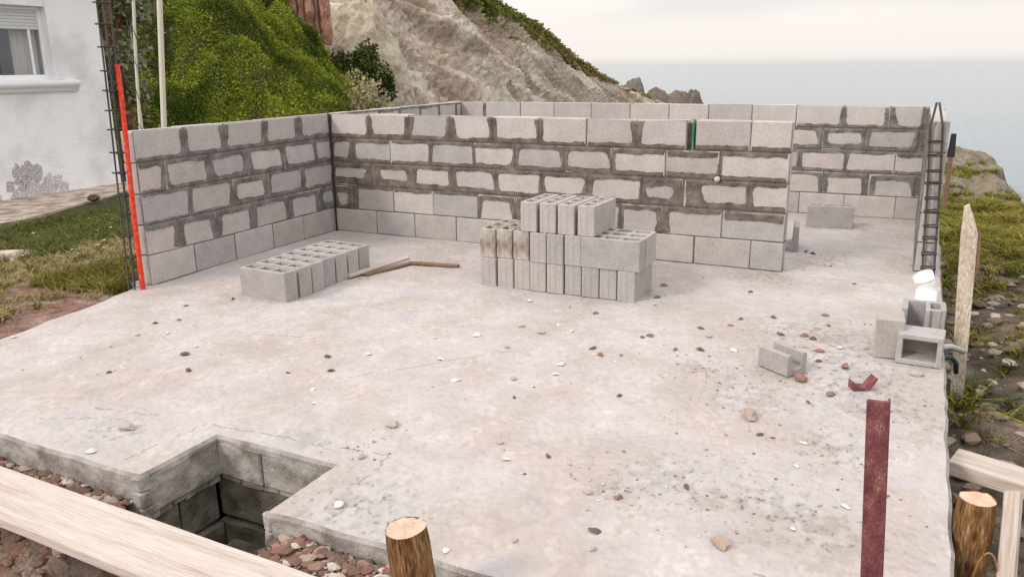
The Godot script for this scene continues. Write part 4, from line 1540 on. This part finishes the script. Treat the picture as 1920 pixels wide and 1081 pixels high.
func build_steel() -> void:
	cage("tall rebar cage rising beside the red pipe at the left wall's end", Vector3(0.04, 0, 2.28), .055, .05, 2.25, .135, -0.03, 0.0, .02)
	cage("rebar cage with its bars drawn together on top, at the right wall's end", Vector3(4.945, 0, -.315), .075, .08, 1.19, .10, 0.055, .16, 0.0)
	# red conduit
	var t := thing("red_pipe", "bright red flexible pipe standing against the left wall's end", "pipe", Vector3(.108, 0, 2.27))
	var st := smooth_st()
	var pts := []
	for i in 61:
		var y := 1.49 * i / 60.0
		pts.append(Vector3(.012 * sin(y * 2.2) + .014 * y, y, .01 * sin(y * 3.0)))
	st = smooth_st()
	var rings := []
	for i in 281:
		var f := i / 280.0 * 60.0
		var k := mini(int(f), 59)
		var c: Vector3 = pts[k].lerp(pts[k + 1], f - k)
		var rr := lerpf(.0172, .0155, f / 60.0)
		var ring := []
		for s in 13:
			var a := TAU * s / 12
			ring.append(c + Vector3(cos(a) * rr, 0, sin(a) * rr))
		rings.append(ring)
	for i in 280:
		for s in 12:
			quad(st, rings[i][s], rings[i][s + 1], rings[i + 1][s + 1], rings[i + 1][s], rings[i][s] - pts[0])
	obj("body", done(st), M.red_pipe, t)
	# flat steel bar in front, right
	var bar := thing("steel_bar", "upright flat rusty maroon steel bar in the right foreground", "steel bar", Vector3(4.866, -.5, 4.25))
	bar.rotation.z = .062
	obj("flat", box_mesh(Vector3(-.0235, 0, -.004), Vector3(.0235, 1.255, .004), .0025), M.rust, bar)
	obj("web", box_mesh(Vector3(.0175, .001, -.028), Vector3(.0230, 1.252, -.0045), .0015), M.rust, bar)
	# green conduit in its slot, black cable in the corner, socket in a joint
	st = smooth_st()
	tube(st, [Vector3(3.305, .80, -.012), Vector3(3.303, .95, -.008), Vector3(3.306, 1.045, -.012), Vector3(3.308, 1.066, -.016)], .0115, 12)
	tag(obj("green_pipe", done(st), M.green_pipe), "green pipe set upright in the top course of the free-standing wall", "pipe")
	st = smooth_st()
	tube(st, [Vector3(-.09, 1.075, -.03), Vector3(-.03, 1.078, .0), Vector3(.008, 1.06, .02), Vector3(.016, .98, .018), Vector3(.02, .8, .02), Vector3(.017, .6, .017), Vector3(.022, .42, .02), Vector3(.018, .2, .018), Vector3(.022, .0, .022)], .0065, 8, .007)
	tag(obj("black_cable", done(st), M.black), "black cable hanging down the corner of the two walls", "cable")
	var so := thing("pipe_stub", "small capped pipe stub sticking out of a mortar joint", "pipe stub", Vector3(3.50, .645, .012))
	obj("sleeve", box_mesh(Vector3(-.034, -.02, 0), Vector3(.034, .03, .008), .003), M.black, so)
	st = smooth_st()
	tube(st, [Vector3(.004, .002, 0), Vector3(.004, .002, .045)], .02, 12)
	obj("cap", done(st), M.grey_pipe, so)
	# white drain elbow
	var pv := thing("drain_elbow", "white plastic drain elbow standing on the slab's right edge", "pipe", Vector3(4.935, 0.003, .44))
	st = smooth_st()
	tube(st, [Vector3(0, 0, 0), Vector3(0, .07, 0)], .061, 26)
	obj("socket", done(st), M.pvc, pv)
	st = smooth_st()
	tube(st, [Vector3(0, .068, 0), Vector3(0, .10, 0), Vector3(-.010, .125, .004), Vector3(-.022, .142, .01)], .053, 26)
	obj("bend", done(st), M.pvc, pv)
	st = smooth_st()
	tube(st, [Vector3(-.020, .14, .01), Vector3(-.036, .176, .016)], .059, 26, -1, true)
	obj("collar", done(st), M.pvc, pv)
	# rusty bracket on the slab
	var br := thing("metal_bracket", "small rusty red angle bracket lying behind the steel bar", "bracket", Vector3(4.685, .004, 2.17), 0.5)
	st = new_st()
	prism(st, PackedVector2Array([Vector2(-.055, 0), Vector2(.02, 0), Vector2(.055, .055), Vector2(.048, .06), Vector2(.012, .012), Vector2(-.03, .014), Vector2(-.055, .04)]), -.03, .03)
	obj("plate", done(st), M.rust, br)
	# two slim poles and a lamp behind the left wall
	st = smooth_st()
	tube(st, [Vector3(-2.92, -.35, -.34), Vector3(-2.87, .79, -.36), Vector3(-2.86, 1.5, -.40), Vector3(-2.80, 2.2, -.42), Vector3(-2.78, 3.2, -.44)], .017, 9)
	var pl := obj("pole", done(st), M.pole)
	tag(pl, "thin pale pole with wire twisted round it, behind the left wall", "pole")
	st = smooth_st()
	var wp := []
	for i in 120:
		var y := -.2 + 3.2 * i / 120.0
		wp.append(Vector3(lerpf(-2.915, -2.785, (y + .35) / 3.5) + .026 * cos(i * .5), y, lerpf(-.34, -.44, (y + .35) / 3.5) + .026 * sin(i * .5)))
	tube(st, wp, .004, 5)
	obj("wire", done(st), M.black, pl)
	st = smooth_st()
	tube(st, [Vector3(-2.72, -.35, -.50), Vector3(-2.70, .81, -.53), Vector3(-2.63, 2.2, -.61), Vector3(-2.60, 3.2, -.64)], .030, 12)
	tag(obj("pole", done(st), M.pole), "thicker plain pale pole standing behind the left wall", "pole")
	var lamp := thing("street_lamp", "street lamp with a flat disc head behind the poles", "lamp", Vector3(-7.9, -.4, -4.6))
	st = smooth_st()
	tube(st, [Vector3(0, 0, 0), Vector3(0, 2.75, 0)], .03, 8)
	obj("post", done(st), M.grey_pipe, lamp)
	st = smooth_st()
	tube(st, [Vector3(0, 2.72, 0), Vector3(0, 2.75, 0), Vector3(0, 2.79, 0)], .17, 20, .05)
	obj("head", done(st), M.grey_pipe, lamp)

func build_timber() -> void:
	board("plank", "long wide pale scaffold plank across the lower left foreground", Vector3(1.45, -.02, 4.44), Vector3(3.9, -.02, 4.52), .24, .042, M.board)
	log_post("cut log post with a pale top in front of the slab's front edge", Vector3(3.69, 0.0, 4.40), .060, .25, Vector3(.02, .3, .10), 3)
	log_post("thick cut log post in the lower right corner", Vector3(5.09, 0.0, 3.31), .057, .115, Vector3(0, .8, -.01), 8)
	board("leaning_board", "narrow pale board leaning beside the thick log post", Vector3(5.185, .13, 3.24), Vector3(5.15, -.45, 3.90), .05, .03, M.board, 0.5)
	board("timber_beam", "pale thick beam lying outside the slab's right edge", Vector3(5.065, -.10, 2.50), Vector3(6.6, -.20, 2.86), .20, .06, M.board, -.1)
	# weathered upright post
	var t := thing("wooden_post", "weathered white wooden post with a pointed top right of the slab", "post", Vector3(5.17, -.72, .70))
	t.rotation.z = .048
	var st := new_st()
	prism(st, PackedVector2Array([Vector2(-.036, 0), Vector2(.034, 0), Vector2(.040, .7), Vector2(.042, 1.22), Vector2(.02, 1.30), Vector2(-.01, 1.385), Vector2(-.036, 1.37), Vector2(-.043, 1.2), Vector2(-.038, .6)]), -.03, .03)
	obj("shaft", done(st), M.post_board, t)
	st = new_st()
	prism(st, PackedVector2Array([Vector2(.043, .98), Vector2(.062, .99), Vector2(.060, 1.22), Vector2(.044, 1.25)]), -.02, .025)
	obj("batten", done(st), M.old_board, t)
	# stake with a dark cap further back
	var s := thing("stake", "stake with a dark cap standing beyond the right wall", "stake", Vector3(5.185, -.62, -7.0))
	obj("shaft", box_mesh(Vector3(-.03, 0, -.03), Vector3(.03, .82, .03), .004), M.old_board, s)
	st = new_st()
	prism(st, PackedVector2Array([Vector2(-.05, .80), Vector2(.05, .80), Vector2(.036, 1.12), Vector2(-.03, 1.12)]), -.034, .034)
	obj("cap", done(st), M.black, s)
	# broken lath on the slab
	board("lath", "pale broken lath on the slab beside the low block row", Vector3(1.235, .034, 1.47), Vector3(1.345, .05, .86), .055, .022, M.board)
	board("lath", "brown lath lying under the pale broken one", Vector3(1.30, .02, 1.36), Vector3(1.40, .022, .90), .045, .018, M.old_board)
	board("lath", "dark splintered lath pointing at the stepped stack", Vector3(1.38, .022, .90), Vector3(1.78, .02, .83), .05, .018, M.old_board)
	# wire loop and hoses at the right edge
	st = smooth_st()
	var w := []
	for i in 25:
		var a := PI * i / 24.0
		w.append(Vector3(5.13 + cos(a) * .045, -.25 + sin(a) * .25, 3.43))
	tube(st, w, .003, 6)
	tag(obj("wire_loop", done(st), M.wire), "rusty wire loop in front of the thick log post", "wire")
	st = smooth_st()
	tube(st, [Vector3(5.0, -.10, 1.25), Vector3(5.08, -.12, 1.15), Vector3(5.11, -.17, 1.08), Vector3(5.12, -.24, 1.04)], .014, 9)
	tag(obj("hose", done(st), M.hose), "dark green hose hanging over the slab's right edge", "hose")
	st = smooth_st()
	tube(st, [Vector3(4.99, -.045, 1.25), Vector3(5.07, -.055, 1.16), Vector3(5.14, -.10, 1.08)], .016, 9)
	tag(obj("hose", done(st), M.grey_pipe), "pale grey pipe poking out at the slab's right edge", "hose")

func zone(x: float, z: float) -> String:
	if z < .4: return "in the passage right of the free-standing wall"
	if x < 1.2: return "between the red gravel and the low block row"
	if z > 3.75: return "along the front edge"
	if x < 2.45: return "between the low block row and the pit"
	if x < 3.55: return "in front of the stepped stack" if z < 2.5 else "in the middle, right of the pit"
	if z < 1.4: return "between the stepped stack and the right edge"
	if z < 2.35: return "around the small trough-shaped block"
	return "left of the upright steel bar"

func build_debris() -> void:
	var rocks := []
	for i in 7: rocks.append(rock_mesh(100 + i, .5, .3))
	var flakes := []
	for i in 6: flakes.append(flake_mesh(140 + i, .13 + .02 * i))
	var sets := {
		"dark": [[0.83, 2.80, 0.055], [0.71, 2.45, 0.044], [0.88, 2.22, 0.051], [1.44, 3.14, 0.073], [1.30, 3.49, 0.041], [1.65, 3.31, 0.057], [2.12, 3.12, 0.033], [2.15, 2.85, 0.051], [2.30, 3.01, 0.049], [2.95, 1.48, 0.020], [3.36, 2.16, 0.057], [3.54, 1.87, 0.042], [3.38, 1.05, 0.056], [3.79, 1.58, 0.056], [4.22, 1.50, 0.062], [4.39, 1.51, 0.056], [3.88, 1.95, 0.058], [4.46, 1.87, 0.046], [4.50, 0.18, 0.039], [3.90, 0.67, 0.051], [4.13, -0.68, 0.063], [3.27, 2.93, 0.039], [3.30, 2.78, 0.020], [3.70, 2.72, 0.044], [3.65, 3.41, 0.042], [4.00, 3.83, 0.054], [3.63, 3.58, 0.020], [3.47, 3.43, 0.011], [4.48, 2.44, 0.040], [4.35, 2.87, 0.046], [4.40, 2.88, 0.027], [4.19, 3.42, 0.040]],
		"red": [[0.92, 2.70, 0.041], [3.14, 1.54, 0.059], [3.43, 2.24, 0.061], [3.57, 1.83, 0.060], [3.76, 2.00, 0.057], [3.53, 2.20, 0.034], [3.33, 0.73, 0.074], [3.96, 1.30, 0.052], [4.13, 1.19, 0.060], [3.93, 1.45, 0.044], [4.34, 1.47, 0.069], [4.44, 1.22, 0.052], [4.40, 1.03, 0.061], [4.45, 1.71, 0.077], [4.59, 1.92, 0.097], [4.07, -0.74, 0.054], [4.00, 3.60, 0.050], [4.56, 2.31, 0.078]],
		"grey": [[0.93, 3.01, 0.033], [3.17, 2.73, 0.041], [3.00, 2.03, 0.054], [2.93, 2.32, 0.040], [2.85, 1.97, 0.043], [3.87, 1.70, 0.049], [4.91, 1.88, 0.063], [4.66, 1.55, 0.037], [4.28, -0.33, 0.068], [4.85, -0.58, 0.061], [1.95, 3.92, 0.075], [2.94, 3.42, 0.064], [3.43, 3.38, 0.026], [3.89, 3.61, 0.039], [4.03, 3.93, 0.028], [3.93, 3.72, 0.015], [3.00, 3.72, 0.043], [3.79, 3.99, 0.025]],
		"white": [[1.06, 2.91, 0.046], [1.39, 3.02, 0.043], [0.32, 3.33, 0.049], [2.69, 2.21, 0.066], [2.50, 2.35, 0.036], [2.32, 2.73, 0.051], [2.71, 2.64, 0.055], [2.92, 2.86, 0.057], [3.30, 2.45, 0.065], [3.33, 2.59, 0.052], [2.66, 1.45, 0.062], [3.03, 1.85, 0.037], [3.15, 1.94, 0.048], [3.53, 2.30, 0.027], [3.41, 1.21, 0.041], [4.04, 1.88, 0.058], [4.54, 1.61, 0.061], [2.38, 3.25, 0.036], [2.49, 3.37, 0.040], [2.01, 4.14, 0.057], [3.52, 3.50, 0.046], [3.62, 4.13, 0.042], [4.52, 2.88, 0.041], [4.52, 3.10, 0.034], [4.71, 3.33, 0.044], [4.57, 3.55, 0.030]],
	}
	var info := {
		"dark": [M.dark_stone, "dark_flake", "small dark brown flake on the slab", "dark flakes"],
		"red": [M.red_stone, "brick_shard", "small reddish brown shard on the slab", "reddish shards"],
		"grey": [M.stone, "mortar_crumb", "small grey mortar crumb on the slab", "grey crumbs"],
		"white": [M.white_stone, "stone_chip", "small whitish stone chip on the slab", "whitish chips"],
	}
	for k in sets:
		for e in sets[k]:
			var o := obj(info[k][1], (flakes if k != "grey" else rocks)[rng.randi() % 6], info[k][0])
			var s: float = e[2] * .95
			var fl := .16 if k != "grey" else .25
			var up := Vector3(rng.randf_range(-.22, .22), 1, rng.randf_range(-.22, .22)).normalized() if k != "grey" else Vector3.UP
			o.transform = spin(Vector3(s, s * .9, s * rng.randf_range(.55, .9)), Vector3(e[0], s * fl * .55 + slab_top(e[0], e[1]), e[1]), up)
			var z := zone(e[0], e[1])
			tag(o, info[k][2] + " " + z, "debris", info[k][3] + " " + z)
	for e in [["stone", M.tan_stone, "tan wedge-shaped stone left of the steel bar's top", 4.28, 2.71, .09], ["stone", M.tan_stone, "tan stone near the bottom edge, left of the steel bar", 4.38, 3.74, .07], ["brick_shard", M.red_stone, "dark red shard touching the small trough-shaped block", 4.41, 2.17, .08], ["stone", M.white_stone, "round white pebble beside the pit's right corner", 3.15, 4.05, .045]]:
		var o := obj(e[0], rocks[rng.randi() % 7], e[1])
		o.transform = spin(Vector3(e[5], e[5] * .9, e[5] * .7), Vector3(e[3], e[5] * .18, e[4]))
		tag(o, e[2], "stone")
	# grit nobody could count
	var xf := []
	var cols := []
	var spots := [[4.22, 2.48, .25], [4.53, 1.97, .32], [3.94, 2.23, .12], [3.95, 3.52, .13], [4.13, 3.35, .22], [4.44, 3.44, .25], [4.62, 2.89, .3], [3.3, 1.0, .2], [1.5, .85, .16], [4.15, -.5, .35], [4.4, 1.4, .5], [4.85, 2.3, .2], [1.25, 1.42, .1], [4.0, .3, .25], [2.9, 3.7, .12], [3.6, 2.8, .6], [1.0, 3.4, .5]]
	for i in 1100:
		var s = spots[rng.randi() % spots.size()]
		var x: float = s[0] + rng.randfn() * s[2] * .8
		var z: float = s[1] + rng.randfn() * s[2] * .8
		if x > 4.98 or z > 4.1 or x < .4: continue
		if x > 2.3 and x < 3 and z > 3.75: continue
		if z < .05 and x < 4.05: continue
		var q := pow(rng.randf(), 2.5) * .012 + .003
		xf.append(spin(Vector3(q, q * .8, q), Vector3(x, slab_top(x, z) + q * .15, z)))
		cols.append([Color(.17, .13, .10), Color(.30, .24, .20), Color(.42, .39, .36), Color(.24, .14, .11), Color(.5, .48, .45)][rng.randi() % 5])
	var gm := StandardMaterial3D.new()
	gm.vertex_color_use_as_albedo = true
	gm.roughness = .95
	tag(scatter("grit", rocks[2], gm, xf, cols), "scattered sand and grit on the concrete slab", "grit")
	# rubble in the front trench and on the seaward strip
	xf = []
	cols = []
	for i in 4200:
		var front := rng.randf() < .72
		var x: float
		var z: float
		if front:
			x = rng.randf_range(1.2, 4.0)
			z = 4.205 + pow(rng.randf(), 1.8) * .8
			if x > 2.3 and x < 3.0 and z < 4.62 and rng.randf() < .85: continue
		else:
			x = 5.06 + rng.randf() * 1.5
			z = rng.randf_range(-4.0, 3.2)
		var q := pow(rng.randf(), 2.2) * (.055 if front else .12) + .009
		xf.append(spin(Vector3(q, q, q * .8), Vector3(x, ground_h(x, z) + q * .12, z)))
		var c: Color = [Color(.20, .10, .075), Color(.15, .085, .062), Color(.30, .23, .18), Color(.12, .085, .062), Color(.24, .15, .11), Color(.17, .10, .075), Color(.42, .37, .32)][rng.randi() % 7] if front else [Color(.20, .14, .10), Color(.15, .11, .08), Color(.30, .25, .20), Color(.12, .09, .068), Color(.26, .20, .15), Color(.40, .35, .30)][rng.randi() % 6]
		cols.append(c)
	tag(scatter("rubble", rocks[4], gm, xf, cols), "brown rubble in the front trench and along the right side", "rubble")
	# stones on the left
	var pv := obj("paving_slab", box_mesh(Vector3(-.38, -.06, -.40), Vector3(.38, .02, .40), .012, .006), M.concrete_path)
	pv.position = Vector3(-2.62, -.17, 1.75)
	pv.rotation.y = .5
	tag(pv, "pale paving slab lying in the grass at the left edge", "paving slab")
	var dk := obj("stone", rocks[1], M.dark_stone)
	dk.transform = spin(Vector3(.16, .2, .16), Vector3(-5.35, -.23, -1.53))
	tag(dk, "round dark stone on the pale path by the house", "stone")
	# yellow dandelion heads and pale litter in the lawn
	xf = []
	cols = []
	for i in 90:
		var x := rng.randf_range(-4.6, -1.0)
		var z := rng.randf_range(-1.4, 1.9)
		var q := rng.randf_range(.015, .04)
		xf.append(spin(Vector3(q, q, q), Vector3(x, ground_h(x, z) + .05, z)))
		cols.append([Color(.55, .50, .30), Color(.6, .55, .45), Color(.45, .36, .25)][rng.randi() % 3])
	tag(scatter("litter", rocks[0], gm, xf, cols), "pale fallen leaves and litter in the lawn", "litter")
